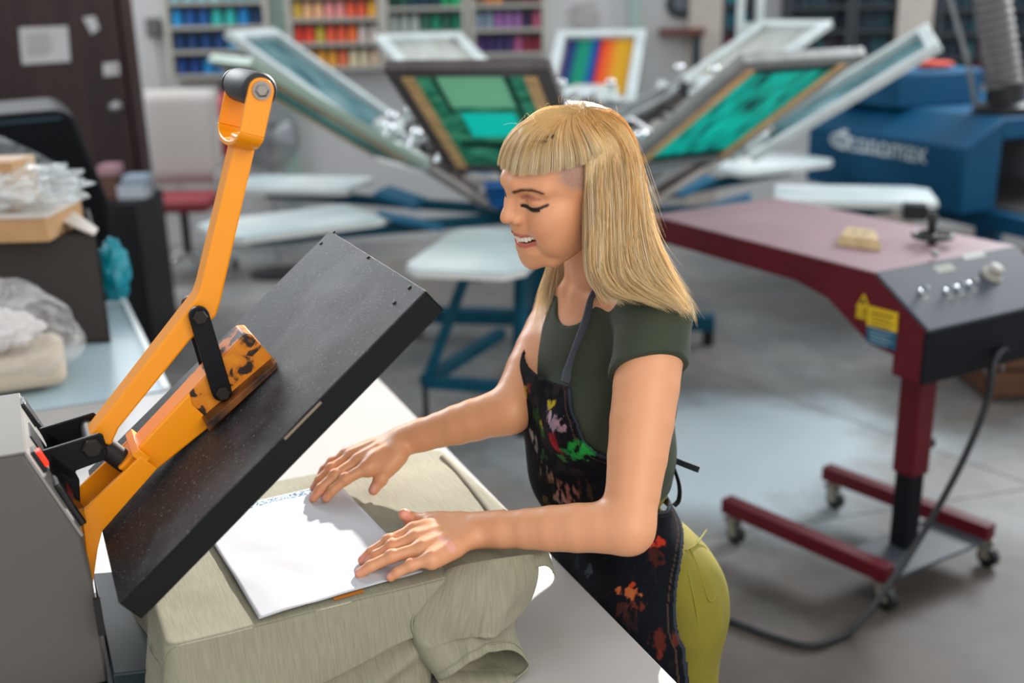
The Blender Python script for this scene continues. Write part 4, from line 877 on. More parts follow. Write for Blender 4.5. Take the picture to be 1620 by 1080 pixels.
# speckled dust on the upper plate
nt, b = nodes(M_pl); tc = [q for q in nt.nodes if q.type == 'TEX_COORD'][0]; N = nt.nodes.new
n = N('ShaderNodeTexNoise'); n.inputs['Scale'].default_value = 260; n.inputs['Detail'].default_value = 3; nt.links.new(tc.outputs['Object'], n.inputs['Vector'])
n2 = N('ShaderNodeTexNoise'); n2.inputs['Scale'].default_value = 6; n2.inputs['Detail'].default_value = 4; nt.links.new(tc.outputs['Object'], n2.inputs['Vector'])
r1 = N('ShaderNodeValToRGB'); r1.color_ramp.elements[0].position = .62; r1.color_ramp.elements[0].color = (*srgb('#1e2023'), 1); r1.color_ramp.elements[1].position = .72; r1.color_ramp.elements[1].color = (*srgb('#66686a'), 1); nt.links.new(n.outputs['Fac'], r1.inputs[0])
r2 = N('ShaderNodeValToRGB'); r2.color_ramp.elements[0].position = .5; r2.color_ramp.elements[0].color = (.0, .0, .0, 1); r2.color_ramp.elements[1].position = .72; r2.color_ramp.elements[1].color = (.5, .5, .5, 1); nt.links.new(n2.outputs['Fac'], r2.inputs[0])
mx = N('ShaderNodeMixRGB'); nt.links.new(r2.outputs[0], mx.inputs[0]); nt.links.new(r1.outputs[0], mx.inputs[1]); mx.inputs[2].default_value = (*srgb('#6f7478'), 1); nt.links.new(mx.outputs[0], b.inputs['Base Color'])
# upper platen from the measured corners
th_ = .684; pu = nz(uh*math.cos(th_)+Zv*math.sin(th_)); pw = wh; pn_ = np.cross(pu, pw)
nb = A3(-.453, 1.077, 1.059); Lp, Wp, Tp = .5, .409, .034
def UP(a, b_, c=0): return nb + pu*a + pw*b_ + pn_*c
g = MB(); g.box(UP(Lp/2, Wp/2, -.001), (Lp, Wp, .002), (pu, pw, pn_)); g.build('upper_platen_cover', M_pl, hp, bevel=.001)
g = MB()
for (a0_, a1_, b0_, b1_) in ((0, Lp, 0, .003), (0, Lp, Wp-.003, Wp), (0, .003, 0, Wp), (Lp-.003, Lp, 0, Wp)): g.box(UP((a0_+a1_)/2, (b0_+b1_)/2, -.018), (a1_-a0_, b1_-b0_, .034), (pu, pw, pn_))
g.build('platen_skirt', M_pblk, hp, bevel=.001)
MB().box(UP(Lp/2, Wp/2, -.03), (Lp-.02, Wp-.02, .02), (pu, pw, pn_)).build('heating_plate', mat('heat_plate', '#3a3836', .4, .3), hp)
g = MB(); g.box(UP(.29, -.0006, -.004), (.06, .002, .003), (pu, pw, pn_)); g.build('worn_edge', mat('bare_metal', '#8a7a68', .5, .4), hp)
for (px, py) in ((529,367),(583,407),(648,455),(508,385),(624,479)):
    r = ray(px, py); o_ = UP(0,0,0); c = _C + r*(((o_-_C)@pn_)/(r@pn_)); MB().lathe(c, pn_, [(.0028,0),(.0028,.0012),(.0015,.002)], 12).build('screw', M_black, hp, smooth=40)
# lower platen (under the shirt), base
def rr(a0, a1, b0, b1, r, n=6):
    out = []
    for cx_, cy_, s0 in ((a1-r, b1-r, 0), (a0+r, b1-r, 90), (a0+r, b0+r, 180), (a1-r, b0+r, 270)):
        for k_ in range(n+1): q_ = math.radians(s0+90*k_/n); out.append((cx_+r*math.cos(q_), cy_+r*math.sin(q_)))
    return out
MB().prism([H(a, b_, ZP-.034) for a, b_ in rr(.004, .492, .006, .398, .012)], Zv*.03).build('lower_platen', M_pblk, hp, bevel=.003)
MB().prism([H(a, b_, ZT+.025) for a, b_ in rr(.1, .42, .1, .32, .02)], Zv*(ZP-.06-ZT)).build('platen_support', M_pblk, hp)
MB().prism([H(a, b_, ZT+.0005) for a, b_ in rr(-.3, .4, .055, .345, .01)], Zv*.05).build('base_frame', M_base, hp, bevel=.004)
g = MB(); g.prism([H(-.062, .062, ZT+.05), H(.12, .062, ZT+.05), H(.12, .062, .9), H(-.062, .062, .93)], wh*.275); g.build('base_box', M_base, hp, bevel=.003)
MB().box(PB(157, 975, .08)+wh*0, (.008, .006, .05), (uh, wh, Zv)).build('vent_slot', M_black, hp)
# housing: side profile traced on the plane b = .1
bN, bF = .10, .315
prof_px = [(38, 717), (129, 849), (147, 920), (168, 1095)]
pf = [PB(x, y, bN) for x, y in prof_px]; pf[-1][2] = ZT+.052
loc = [((p-HO)@uh, p[2]) for p in pf]
af = loc[-1][0]; loc[-1] = (loc[2][0]+.0, ZT+.052)
back = [(-.42, ZT+.052), (-.42, loc[0][1]+.002)]
poly = loc + back
g = MB(); g.prism([H(a, bN, z) for a, z in poly], wh*(bF-bN)); hsg = g.build('housing', M_hg, hp, bevel=.004)
# lighter top sheet with a rolled edge
g = MB(); zt_ = loc[0][1]; g.prism([H(loc[0][0]+.002, bN-.003, zt_), H(loc[0][0]+.002, bF+.003, zt_), H(-.422, bF+.003, zt_+.002), H(-.422, bN-.003, zt_+.002)], Zv*.003); g.build('top_sheet', M_hgl, hp, bevel=.001)
# control panel on the slope
s0, s1 = H(loc[0][0], 0, loc[0][1]), H(loc[1][0], 0, loc[1][1]); sdn = nz(s1-s0); sn = nz(np.cross(sdn, wh)); sn = sn if sn @ uh > 0 else -sn; SL = np.linalg.norm(s1-s0)
def PN(s, b_, c=0): return s0 + sdn*s*SL + wh*b_ + sn*c
g = MB(); g.box(PN(.5, (bN+bF)/2, .001), (SL, bF-bN-.002, .003), (sdn, wh, sn)); g.build('control_panel', mat('panel_pale', '#8b8986', .4, .2), hp)
sw = MB().box(PN(.2, bN+.03, .004), (.03, .02, .007), (sdn, wh, sn)).build('power_switch', M_black, hp, bevel=.001)
m = mat('lit_red', '#c01810', .3, emit='#ff2a12', estr=1.6); MB().box(PN(.2, bN+.03, .009), (.022, .012, .005), (sdn, wh, sn)).build('switch_rocker', m, sw, bevel=.001)
d_ = MB().box(PN(.73, bN+.045, .006), (.062, .05, .01), (sdn, wh, sn)).build('display', mat('display_black', '#0d0f13', .15), hp, bevel=.002)
MB().box(PN(.68, bN+.045, .0115), (.014, .03, .0008), (sdn, wh, sn)).build('display_digits', mat('digits_red', '#5a1512', .4), d_)
MB().box(PN(.12, bF-.035, .004), (.035, .03, .008), (sdn, wh, sn)).build('fuse_holder', M_black, hp, bevel=.002)
MB().box(PN(.33, bF-.03, .004), (.03, .02, .008), (sdn, wh, sn)).build('fuse_holder', M_black, hp, bevel=.002)
MB().lathe(H(-.17, bF-.05, zt_+.003), Zv, [(.004,0),(.004,.0015),(.002,.0022)]).lathe(H(-.15, bN+.02, zt_+.003), Zv, [(.004,0),(.004,.0015),(.002,.0022)]).build('cover_screw', M_chrome, hp, smooth=40)
MB().box(PN(.5, (bN+bF)/2, .003), (SL*.8, .05, .003), (sdn, wh, sn)).build('slot_opening', M_black, hp)
# black bracket plates with the lever pivot
def plate(px_pts, b_, t_, m, nm, bev=.0015, parent=hp):
    q = [PB(x, y, b_) for x, y in px_pts]; return MB().prism(q, wh*t_).build(nm, m, parent, bevel=bev)
bA, bB = .165, .245     # near and far cheek planes
def plate2(px_pts, t_, m, nm, bev=.0015):
    o1 = plate(px_pts, bA, t_, m, nm, bev)
    q = [PB(x, y, bA) for x, y in px_pts]; return o1, MB().prism([p + wh*(bB-bA) for p in q], wh*t_).build(nm, m, hp, bevel=bev)
plate2([(66,714),(156,686),(163,688),(171,714),(166,728),(120,745),(118,760),(80,742)], .006, M_pblk, 'pivot_bracket')
plate2([(78,715),(118,745),(126,760),(128,812),(80,760)], .006, M_pblk, 'bracket_foot')
def bolt(px, py, b_, r, l=.006, m=None, nm='bolt'):
    c = PB(px, py, b_); g = MB(); g.lathe(c, -wh, [(r, -.002), (r, l), (r*.85, l+.0015)], 6 if r > .009 else 18); return g.build(nm, m or M_bolt, hp, smooth=35)
pv = PB(146, 707, bA)
MB().cyl(pv-wh*.004, pv+wh*(bB-bA+.01), .009).build('pivot_pin', M_bolt, hp, smooth=40); bolt(146, 707, bA, .0125)
# lever bar: square tube
bL = .183; wL = .04
def bar(pp, m, nm, b0=bL, w_=wL, bev=.003):
    q = [PB(x, y, b0) for x, y in pp]; return MB().prism(q, wh*w_).build(nm, m, hp, bevel=bev, seg=3)
bar([(139,693),(312,470),(318,452),(375,214),(409,214),(349,478),(342,500),(300,540),(188,678),(176,705),(158,702)], M_ora, 'lever_arm')
# yoke and grip
h0 = PB(412, 143, .14); gl_ = .13
MB().lathe(h0-wh*.0, wh, [(.014,0),(.0195,.002),(.021,.006),(.021,.118),(.0195,.122),(.014,.124)], 32).build('handle_grip', mat('rubber', '#17181b', .55), hp, smooth=35)
def strap(b_, w_): 
    pts = [(395,137),(413,130),(428,141),(425,160),(414,205),(408,216),(376,214),(372,206),(384,200),(392,190)]
    return pts
g = MB(); r_ = .0205; 
def stp(b_, t_):
    top_ = PB(412, 143, .14) + wh*(b_-.14); bot = PB(397, 213, .14) + wh*(b_-.14); d2 = nz(top_-bot); e2 = nz(np.cross(wh, d2)); n_ = 12
    q = [bot - e2*.0150, bot + e2*.0150] 
    arc = [top_ + .0150*(math.cos(math.pi*k_/n_)*e2 + math.sin(math.pi*k_/n_)*d2) for k_ in range(n_+1)]
    return q[:1] + [q[1]] + arc
for b_ in (.134, .264): g.prism(stp(b_, .005), wh*.006)
botc = PB(397, 213, .14) ; topc = PB(412, 143, .14); d2 = nz(topc-botc); e2 = nz(np.cross(wh, d2))
# rounded bottom of the strap
n_ = 12; R1 = .0675; outer = []; inner = []
for k_ in range(n_+1):
    q_ = math.pi*k_/n_; cx_ = .067-.0705*math.cos(q_)*1.0; 
    outer.append(botc + wh*(.0620-.068*math.cos(q_)) - d2*(.022*math.sin(q_))); inner.append(botc + wh*(.0620-.062*math.cos(q_)) - d2*(.016*math.sin(q_)))
g.prism([p - e2*.0150 for p in outer + inner[::-1]], e2*.030)
g.build('handle_yoke', M_ora, hp, bevel=.001)
c = PB(414, 143, .132); MB().lathe(c, -wh, [(.0085,0),(.0085,.003),(.006,.0045)], 6).lathe(c, -wh, [(.011,0),(.011,.001)]).build('handle_bolt', mat('bolt_steel', '#8f8781', .3, .9), hp, smooth=30)
MB().lathe(PB(414,143,.132)+wh*.143, wh, [(.019,0),(.019,.004)], 20).build('handle_cap', M_black, hp, smooth=40)
# links
def link(b_):
    a = PB(316, 501, .168)+wh*(b_-.168); c = PB(352, 621, .168)+wh*(b_-.168); d3 = nz(c-a); e3 = np.cross(wh, d3); n_ = 10; r_ = .0125
    q = [a + r_*(math.cos(math.pi*k_/n_)*e3 - math.sin(math.pi*k_/n_)*d3) for k_ in range(n_+1)] + [c + r_*(-math.cos(math.pi*k_/n_)*e3 + math.sin(math.pi*k_/n_)*d3) for k_ in range(n_+1)]
    return MB().prism(q, wh*.008).build('link_plate', M_pblk, hp, bevel=.0012)
link(.170); link(.229)
for c in ((316,501),(352,621)):
    bolt(*c, .170, .0095); p_ = PB(*c, .172); MB().cyl(p_, p_+wh*.066, .007).build('link_pin', M_bolt, hp, smooth=40)
# lower arm on the plate
bar([(186,742),(222,704),(385,530),(396,529),(440,576),(436,592),(250,742),(228,760)], M_ora, 'platen_arm', bL-.003, .046)
q = [(300,622),(386,529),(398,528),(441,577),(334,668),(304,640)]
bar(q, M_worn, 'worn_arm_end', bL-.0045, .049, .002)
q = [(325,670),(436,575),(440,582),(331,682)]; M_strip = mat('strip_dark', '#1c130d', .5, col2='#7a4410', scale=30)
bar(q, M_strip, 'mounting_strip', bL-.03, .09, .001)
o_ = PB(388, 546, bL+.03)-pu*.0; MB().lathe(PB(384, 552, bL+.02)+pn_*.006, pn_, [(.008,0),(.008,.008),(.006,.010)], 20).build('adjuster_knob', mat('bolt_steel', '#8f8781', .3, .9), hp, smooth=40)
# crumbs of grease beside the arm end
g = MB()
for i in range(60):
    c = UP(.268+rnd.gauss(0,.004), .175+.05*rnd.random()+0, .0012) ; r_ = .0008+.0018*rnd.random(); g.ball(c + pu*abs(rnd.gauss(0,.004)), r_, 6, 4)
g.build('grease_crumbs', mat('crumb', '#b9b5b6', .7), hp)
# rear yoke: two orange cheeks reaching down
ck = [(129,811),(222,722),(249,741),(162,840),(155,868),(147,925),(140,900)]
bar(ck, M_ora, 'yoke_cheek', .165, .007, .0012)
q = [PB(x, y, .165)+wh*.075 for x, y in ck]; MB().prism(q, wh*.007).build('yoke_cheek', M_ora, hp, bevel=.0012)
c = PB(222, 722, .165); MB().box(c+wh*.04+pu*-.0+pn_*-.002, (.012, .078, .02), (pu, pw, pn_)).build('yoke_crosspiece', M_ora, hp, bevel=.001)
c = PB(213, 706, .17); MB().lathe(PB(190, 725, .2)-pu*0, nz(PB(213,700,.19)-PB(186,728,.2))*0+pn_, [(.004,-.02),(.013,-.018),(.014,.0),(.014,.028),(.01,.031)], 20).build('stop_bushing', mat('rubber', '#17181b', .55), hp, smooth=40)
# steps of the table surface, transfer paper with its print
# ================================================================ green shirt on the lower plate, paper and print
PLT = ZP + .004
def drape(s, t_):
    """unfolded cloth coordinate (s along the press, t across) -> draped point"""
    a0, a1, b0, b1, R_ = .004, .500, .004, .400, .012
    qa = min(max(s, a0+R_), a1-R_); qb = min(max(t_, b0+R_), b1-R_); e = math.hypot(s-qa, t_-qb)
    if e < R_: return H(s, t_, PLT)
    da, db = (s-qa)/e, (t_-qb)/e; x = e-R_
    rb = .009; arc = rb*math.pi/2
    if x < arc: h_ = rb*math.sin(x/rb); v_ = rb*(1-math.cos(x/rb))
    else:
        y = x-arc; fl_ = .30 if db < -.5 else .22; h_ = rb + y*fl_; v_ = rb + y*math.sqrt(1-fl_*fl_)
    z = PLT - v_
    # folds grow with the drop
    if db < -.3:
        g_ = min(1, max(0, (x-.02)/.09)); d1 = (s-.30)*.55 + (x-.09); d2 = (s-.12)*-.9 + (x-.11); d3 = (s-.42)*2.2+(x-.06)
        h_ += g_*(.016*math.exp(-(d1/.016)**2)*math.exp(-((s-.28)/.16)**2) + .013*math.exp(-(d2/.018)**2)*math.exp(-((s-.1)/.1)**2) + .012*math.exp(-(d3/.02)**2)) + g_*.006*math.sin(s*38+x*30+1.3*math.sin(s*17))
    if db < -.3:
        xc = .078 + .020*math.sin((s-.02)*13) + .35*max(0, .12-s); h_ -= .020*min(1, max(0, (x-xc)/.010))*min(1, max(0, (s-.02)/.05)); xd = .05+.10*(s+.02); h_ += .010*math.exp(-((x-.06-.5*abs(s-.02))/.012)**2)*math.exp(-((s-.05)/.06)**2)
    else: h_ += min(1, max(0, (x-.015)/.06))*.007*math.sin((s*da+t_*db)*10 + (s-t_)*42)
    if z < ZT+.003:
        h_ += (ZT+.003-z)*.9; z = ZT+.003 + .006*abs(math.sin(s*31+t_*23))
    return H(qa + da*(R_+h_), qb + db*(R_+h_), z)
S0, S1, T0, T1 = -.105, .535, -.215, .50
NSX, NTX = 190, 210
def in_mask(s, t_):
    return True
def shirt_pt(u_, v_):
    s = S0 + (S1-S0)*u_; t_ = T0 + (T1-T0)*v_
    # the right end is the neckline: shoulders fall forward of the plate and the hem on the left is uneven
    s = s + .012*math.sin(t_*14)*(u_ < .1) if u_ < .1 else s
    p = drape(s, t_); w_ = mnoise.noise(Vector((s*22, t_*22, 0)))*.0006 + mnoise.noise(Vector((s*7, t_*9, 4)))*.0011
    return p + Zv*max(w_, -.0008)*1.0
M_sh = mat('shirt_khaki', '#8b8a72', .85, sheen=.1); nt, b = nodes(M_sh); N = nt.nodes.new
uvn = N('ShaderNodeUVMap'); mp = N('ShaderNodeMapping'); mp.inputs['Scale'].default_value = (14, 300, 1); nt.links.new(uvn.outputs[0], mp.inputs[0])
mp.inputs['Scale'].default_value = (520, 28, 1)
n = N('ShaderNodeTexNoise'); n.inputs['Scale'].default_value = 1; n.inputs['Detail'].default_value = 4; n.inputs['Distortion'].default_value = .6; nt.links.new(mp.outputs[0], n.inputs['Vector'])
rp = N('ShaderNodeValToRGB'); rp.color_ramp.elements[0].position = .3; rp.color_ramp.elements[0].color = (*srgb('#807c67'), 1); rp.color_ramp.elements[1].position = .7; rp.color_ramp.elements[1].color = (*srgb('#928e79'), 1); nt.links.new(n.outputs['Fac'], rp.inputs[0]); nt.links.new(rp.outputs[0], b.inputs['Base Color'])
bp = N('ShaderNodeBump'); bp.inputs['Strength'].default_value = .2; bp.inputs['Distance'].default_value = .0008; nt.links.new(n.outputs['Fac'], bp.inputs['Height']); nt.links.new(bp.outputs[0], b.inputs['Normal'])
tsh = thing('t_shirt', 'sage green t-shirt stretched over the lower plate of the heat press', 't-shirt', H(.25, .2, ZT))
def near_pt(u_, v_):
    t_ = T0 + (.0-T0)*v_; smax = .356 - .30*(-t_); s_ = S0 + (smax-S0)*u_; return shirt_pt((s_-S0)/(S1-S0), (t_-T0)/(T1-T0)), (s_, t_)
def main_pt(u_, v_):
    s_ = S0 + (S1-S0)*u_; t_ = -.0 + (T1+.0)*v_
    if s_ > .35: t_ = t_ - .016*(1-v_)*min(1, (s_-.35)/.02)
    return shirt_pt(u_, (t_-T0)/(T1-T0)), (s_, t_)
uvv = []
def wrapg(fn):
    def f(u_, v_): p, q = fn(u_, v_); uvv.append(q); return p
    return f
g = MB(); g.grid(wrapg(main_pt), 190, 140); g.grid(wrapg(near_pt), 150, 90)
so2 = g.build('shirt_body', M_sh, tsh, smooth=180, solid=.0018, soff=-1, recalc=True)
uvl = so2.data.uv_layers.new(name='UVMap'); uvv = np.array(uvv)
li = np.empty(len(so2.data.loops), dtype=np.int32); so2.data.loops.foreach_get('vertex_index', li); uvl.data.foreach_set('uv', uvv[li].astype(np.float32).ravel())
# near sleeve lying on the table: a crumpled tube from the shoulder seam to its hem
def catm(ps, t_):
    n_ = len(ps)-1; x = min(t_*n_, n_-1e-6); i = int(x); f = x-i; p0, p1, p2, p3 = ps[max(i-1,0)], ps[i], ps[i+1], ps[min(i+2, n_)]
    return .5*((2*p1)+(p2-p0)*f+(2*p0-5*p1+4*p2-p3)*f*f+(3*p1-p0-3*p2+p3)*f**3)
Lf = [Pz(700,902,PLT-.004), Pz(668,944,.965), Pz(652,990,.938), Pz(664,1030,.905), Pz(690,1070,.868)]
Rt = [Pz(846,878,PLT-.004), Pz(850,902,.958), Pz(838,945,.915), Pz(812,985,.885), Pz(835,1050,.866)]
def sleeve_pt(u_, v_):
    L_ = catm(Lf, v_); R2 = catm(Rt, v_); c = (L_+R2)/2; hw = (R2-L_)/2; q_ = u_*2*math.pi
    ax_ = nz(catm(Lf, min(1, v_+.05)) + catm(Rt, min(1, v_+.05)) - L_ - R2); nrm = nz(np.cross(hw, ax_)); nrm = nrm if nrm @ (A3(0,0,CH)-c) > 0 else -nrm
    th2 = .026 + .012*math.sin(v_*3.1)
    f = .007*math.sin(q_*3+v_*5+.8)*math.sin(v_*2.6+.2) + .009*math.exp(-((math.cos(q_)-(.55-.9*v_))/.16)**2)*(math.sin(q_) > 0)*min(1, v_*2.5)
    f += .006*math.exp(-((math.cos(q_)+.35-.5*v_)/.12)**2)*(math.sin(q_) > 0)*v_ + .004*mnoise.noise(Vector((q_*2, v_*5, 1)))
    p = c + hw*math.cos(q_) + nrm*((th2+f)*math.sin(q_)); p = p + ax_*(.012*math.cos(q_*2+1)*(v_**3)); p[2] = max(p[2], ZT+.002); return p
g = MB(); g.grid(sleeve_pt, 90, 60, closed_u=True); sl_o = g.build('sleeve', M_sh, tsh, smooth=180, solid=.0016, soff=-1)
uvl = sl_o.data.uv_layers.new(name='UVMap'); uvv = np.array([(i/90*.3, j/59*.2) for i in range(90) for j in range(60)]); li = np.empty(len(sl_o.data.loops), dtype=np.int32); sl_o.data.loops.foreach_get('vertex_index', li); uvl.data.foreach_set('uv', uvv[li].astype(np.float32).ravel())
# sleeve hem fold and seam lines
M_seam = mat('shirt_seam', '#85846f', .85)
g = MB(); g.tube([sleeve_pt(u_, .93)+Zv*.0012 for u_ in np.linspace(.0, 1, 60, endpoint=False)], .0008, 6, closed=True); g.build('hem_seam', M_seam, sl_o, smooth=60)
g = MB(); g.tube([catm([Pz(700,893,PLT+.002)]+[p+Zv*.004 for p in Lf[1:4]], t_) for t_ in np.linspace(0, .95, 30)], .0016, 6); g.build('shoulder_seam', M_seam, tsh, smooth=60)
# far collar ribbing peeking past the plate
cp = [Pz(x, y, z) for x, y, z in ((700,722,PLT),(722,744,PLT),(748,775,PLT),(772,806,PLT),(795,838,PLT))]
g = MB(); g.tube(smooth_path(cp, 8), .005, 8, flat=.6); g.build('neck_ribbing', mat('rib', '#6f6a5a', .85), tsh, smooth=60)
# transfer film under the paper: a blue printed strip shows along its far edge
M_film3 = mat('print_film', '#dfe2e4', .5); M_bp = mat('blue_print', '#d5dde2', .5); nt, b = nodes(M_bp); N = nt.nodes.new; tcs = [q for q in nt.nodes if q.type == 'TEX_COORD'][0]
n = N('ShaderNodeTexNoise'); n.inputs['Scale'].default_value = 260; n.inputs['Detail'].default_value = 5; n.inputs['Distortion'].default_value = 1.; nt.links.new(tcs.outputs['Object'], n.inputs['Vector']); rp = N('ShaderNodeValToRGB'); nt.links.new(n.outputs['Fac'], rp.inputs[0]); rp.color_ramp.elements[0].position = .47; rp.color_ramp.elements[0].color = (*srgb('#124f78'), 1); rp.color_ramp.elements[1].position = .53; rp.color_ramp.elements[1].color = (*srgb('#cfd8dc'), 1); nt.links.new(rp.outputs[0], b.inputs['Base Color'])
pk = [Pz(*c, PLT+.003) for c in ((410,980),(669,906),(565,768),(417,783))]
pe = nz(pk[1]-pk[0]); pd_ = nz(np.cross(Zv, pe)); W_, L2 = np.linalg.norm(pk[1]-pk[0]), .303
fo = pk[0]
tf_ = thing('transfer_film', 'transfer film with a blue speckled print showing past the far edge of the white paper', 'film', fo + pe*.1 + pd_*.15)
g = MB(); g.box(fo + pe*.100 + pd_*.167 - Zv*.0006, (.19, .322, .0006), (pe, pd_, Zv)); g.build('film_sheet', M_film3, tf_)
g = MB(); a = fo + pe*.02 + pd_*.3135; g.box(a + pe*.085 + Zv*.0006, (.155, .020, .0006), (pe, pd_, Zv)); g.build('blue_print', M_bp, tf_)
c = fo + pe*.115 - pd_*.0010 - Zv*.0003; MB().box(c, (.040, .006, .0005), (pe, pd_, Zv)).build('orange_print', mat('orange_ink', '#c9741c', .5), tf_)
def paper_pt(u_, v_):
    p = fo + pe*W_*u_ + pd_*L2*v_; z = .0012*math.sin(u_*7+v_*4)**2 + .0025*max(0, .12-v_)/.12*max(0, u_-.2)*(1-u_)*2 + .0018*abs(mnoise.noise(Vector((u_*3, v_*4, 0)))); return p + Zv*(z + .0012)
g = MB(); g.grid(paper_pt, 40, 50); tag(g.build('paper_sheet', mat('white_paper', '#c2c2c8', .7), smooth=180, solid=.0003), 'plain white sheet of paper under the woman\'s hands', 'paper')
# ================================================================ the woman
import time as _t; _t0 = _t.time(); hr0 = np.random.RandomState(2)
BF = nz(A3(-.92, -.385, 0)); BL = np.cross(Zv, BF)            # body facing; her left (towards the camera)
shN = P(1036, 500, 1.475); elN = P(994, 833, 1.40); wrN = Pz(752, 838, 1.014)
shF = P(905, 465, 1.75); elF = P(806, 648, 1.63); wrF = Pz(636, 697, 1.052)
shC = (shN+shF)/2; wst = P(958, 735, 1.69); hip = P(1024, 925, 1.75)
neckB = shC + Zv*.035 + BF*.005
body = SDF()
tax = lambda up, f=BF: (lambda u_, l_: [np.cross(l_, u_), l_, u_])(nz(up), nz(BL - nz(up)*(BL@nz(up))))
ch_up = nz(shC - wst)
chestC = shC - ch_up*.10 + BF*.008 + BL*.008
torso = SDF()
torso.ell(chestC, (.090, .130, .15), tax(ch_up), k=.03)
torso.cap(shN*.93+shF*.07-Zv*.004, shF*.93+shN*.07-Zv*.004, .046, .046, k=.03)
torso.ell(shC - ch_up*.045 - BF*.022, (.07, .135, .08), tax(ch_up), k=.03)
for s in (-1, 1): torso.ell(chestC + BF*.066 + BL*.068*s - ch_up*.045, (.047, .056, .054), tax(ch_up), k=.035)
torso.ell(wst*.8+shC*.2, (.083, .120, .12), tax(ch_up), k=.04)
torso.ell(wst, (.085, .120, .09), tax(nz(wst-hip)), k=.04)
hp_up = nz(wst-hip)
torso.ell(hip + hp_up*.03, (.095, .140, .10), tax(hp_up), k=.05)
for s in (-1, 1): torso.ell(hip - BF*.020 + BL*.058*s - Zv*.01, (.078, .076, .09), k=.04)
# ---- arms
def arm(S, sh, el, wr, k=.02):
    d = wr-el; n_ = 7; up_ = [sh - ch_up*.004 + (el-sh)*t_ for t_ in np.linspace(0, 1, n_)]
    ru = np.interp(np.linspace(0, 1, n_), [0, .25, .55, .85, 1], [.046, .0455, .0425, .0355, .0320])
    S.chain(up_, list(ru), k=.03)
    S.chain([el + d*t_ for t_ in np.linspace(0, .97, n_)], list(np.interp(np.linspace(0, .97, n_), [0, .2, .45, .75, 1], [.0315, .0335, .0310, .0250, .0220])), k=.018)
arm(body, shN, elN, wrN); arm(body, shF, elF, wrF)
# ---- hands.  finger = list of joints; px is used once to place measured knuckles and tips
NAILS = []; KNUCK = []
def hand(S, wr, mcp, tips, tz, thumb, zm, el):
    rM, rT = [.0098, .0100, .0096, .0086], [.0068, .0070, .0067, .006]
    dirf = nz(wr-el); M = [Pz(*m, z) for m, z in zip(mcp, zm)]; T = [Pz(*t_, z) for t_, z in zip(tips, tz)]
    cen = sum(M)/4
    pside = nz(M[3]-M[0]); pup = nz(np.cross(cen-wr, pside)); pup = pup if pup[2] > 0 else -pup
    # wrist broad and flat
    for s, rr_ in ((-1, .0195), (1, .0195)):
        S.cap(wr - dirf*.035 + pside*s*.007, wr + pside*s*.0105, .0195, .0165, k=.012)
    for i in range(4):
        a = wr + pside*(-.0125+.0085*i) + nz(cen-wr)*.004
        S.cap(a, M[i]-pup*.001, .0150, rM[i]+.0026, k=.010)
        mid = (a+M[i])/2; S.cap(mid - pup*.004, M[i]-pup*.004, .011, .010, k=.010)
        # extensor tendon
        S.cap(mid + pup*.0115, M[i] + pup*.0062, .0022, .0034, k=.006)
    for i in range(4):
        L_ = np.linalg.norm(T[i]-M[i]); d = nz(T[i]-M[i]); bend = pup*(.006 if i < 3 else .004)
        p1 = M[i] + (T[i]-M[i])*.46 + bend; p2 = M[i] + (T[i]-M[i])*.76 + bend*.75; p3 = T[i] - d*rT[i]
        S.cap(M[i], p1, rM[i], rM[i]*.86, k=.0045); S.cap(p1, p2, rM[i]*.87, rM[i]*.78, k=.003); S.cap(p2, p3, rM[i]*.78, rT[i], k=.003)
        S.ell(p1 + pup*.0012, (rM[i]*.95,)*3, k=.004)
        KNUCK.append(p1 + pup*rM[i]); KNUCK.append(M[i] + pup*rM[i])
        nd = nz(p3-p2); nu = nz(pup - nd*(pup@nd)); NAILS.append((p3 + nu*rT[i]*.55 - nd*.0005, nd, np.cross(nu, nd), nu, rT[i]))
    t0, t1, t2, t3 = thumb
    S.chain([t0, t1], [.0165, .0125], k=.014); S.cap(t1, t2, .0112, .0100, k=.004); S.cap(t2, t3, .0102, .0080, k=.003)
    S.ell(t2, (.0108,)*3, k=.003); S.cap((t0*.4+t1*.6), M[0]*.75+wr*.25, .0075, .010, k=.016)
    nd = nz(t3-t2); nu = nz(np.cross(nd, nz(t1-t0 + Zv*.3))); 
    return nd
mN = [(655,839),(657,852),(668,867),(683,883)]; tN = [(567,890),(577,893),(561,910),(611,916)]
thN = [Pz(722, 828, 1.016), Pz(678, 824, 1.018), P(652, 822, 1.502), P(639, 813, 1.490)]
hand(body, wrN, mN, tN, [.9935,.994,.9935,.9935], thN, [1.021,1.021,1.018,1.014], elN)
mF = [(581,739),(567,729),(556,722),(548,719)]; tF = [(510,792),(490,792),(492,776),(503,753)]
thF = [Pz(628,722,1.040), Pz(612,742,1.026), Pz(602,758,1.013), Pz(591,775,1.000)]
hand(body, wrF, mF, tF, [.9935,.9935,.9935,.9935], thF, [1.031,1.033,1.030,1.025], elF)
# thumb nails
for th, sgn in ((thN, 1), (thF, -1)):
    nd = nz(th[3]-th[2]); nu = nz(P(*pr(th[3])[:2], pr(th[3])[2]-.05) - th[3]) if sgn > 0 else Zv*.8 + nz(BL)*.2; nu = nz(nu - nd*(nu@nd)); NAILS.append((th[3] + nu*.0050, nd, np.cross(nu, nd), nu, .008))
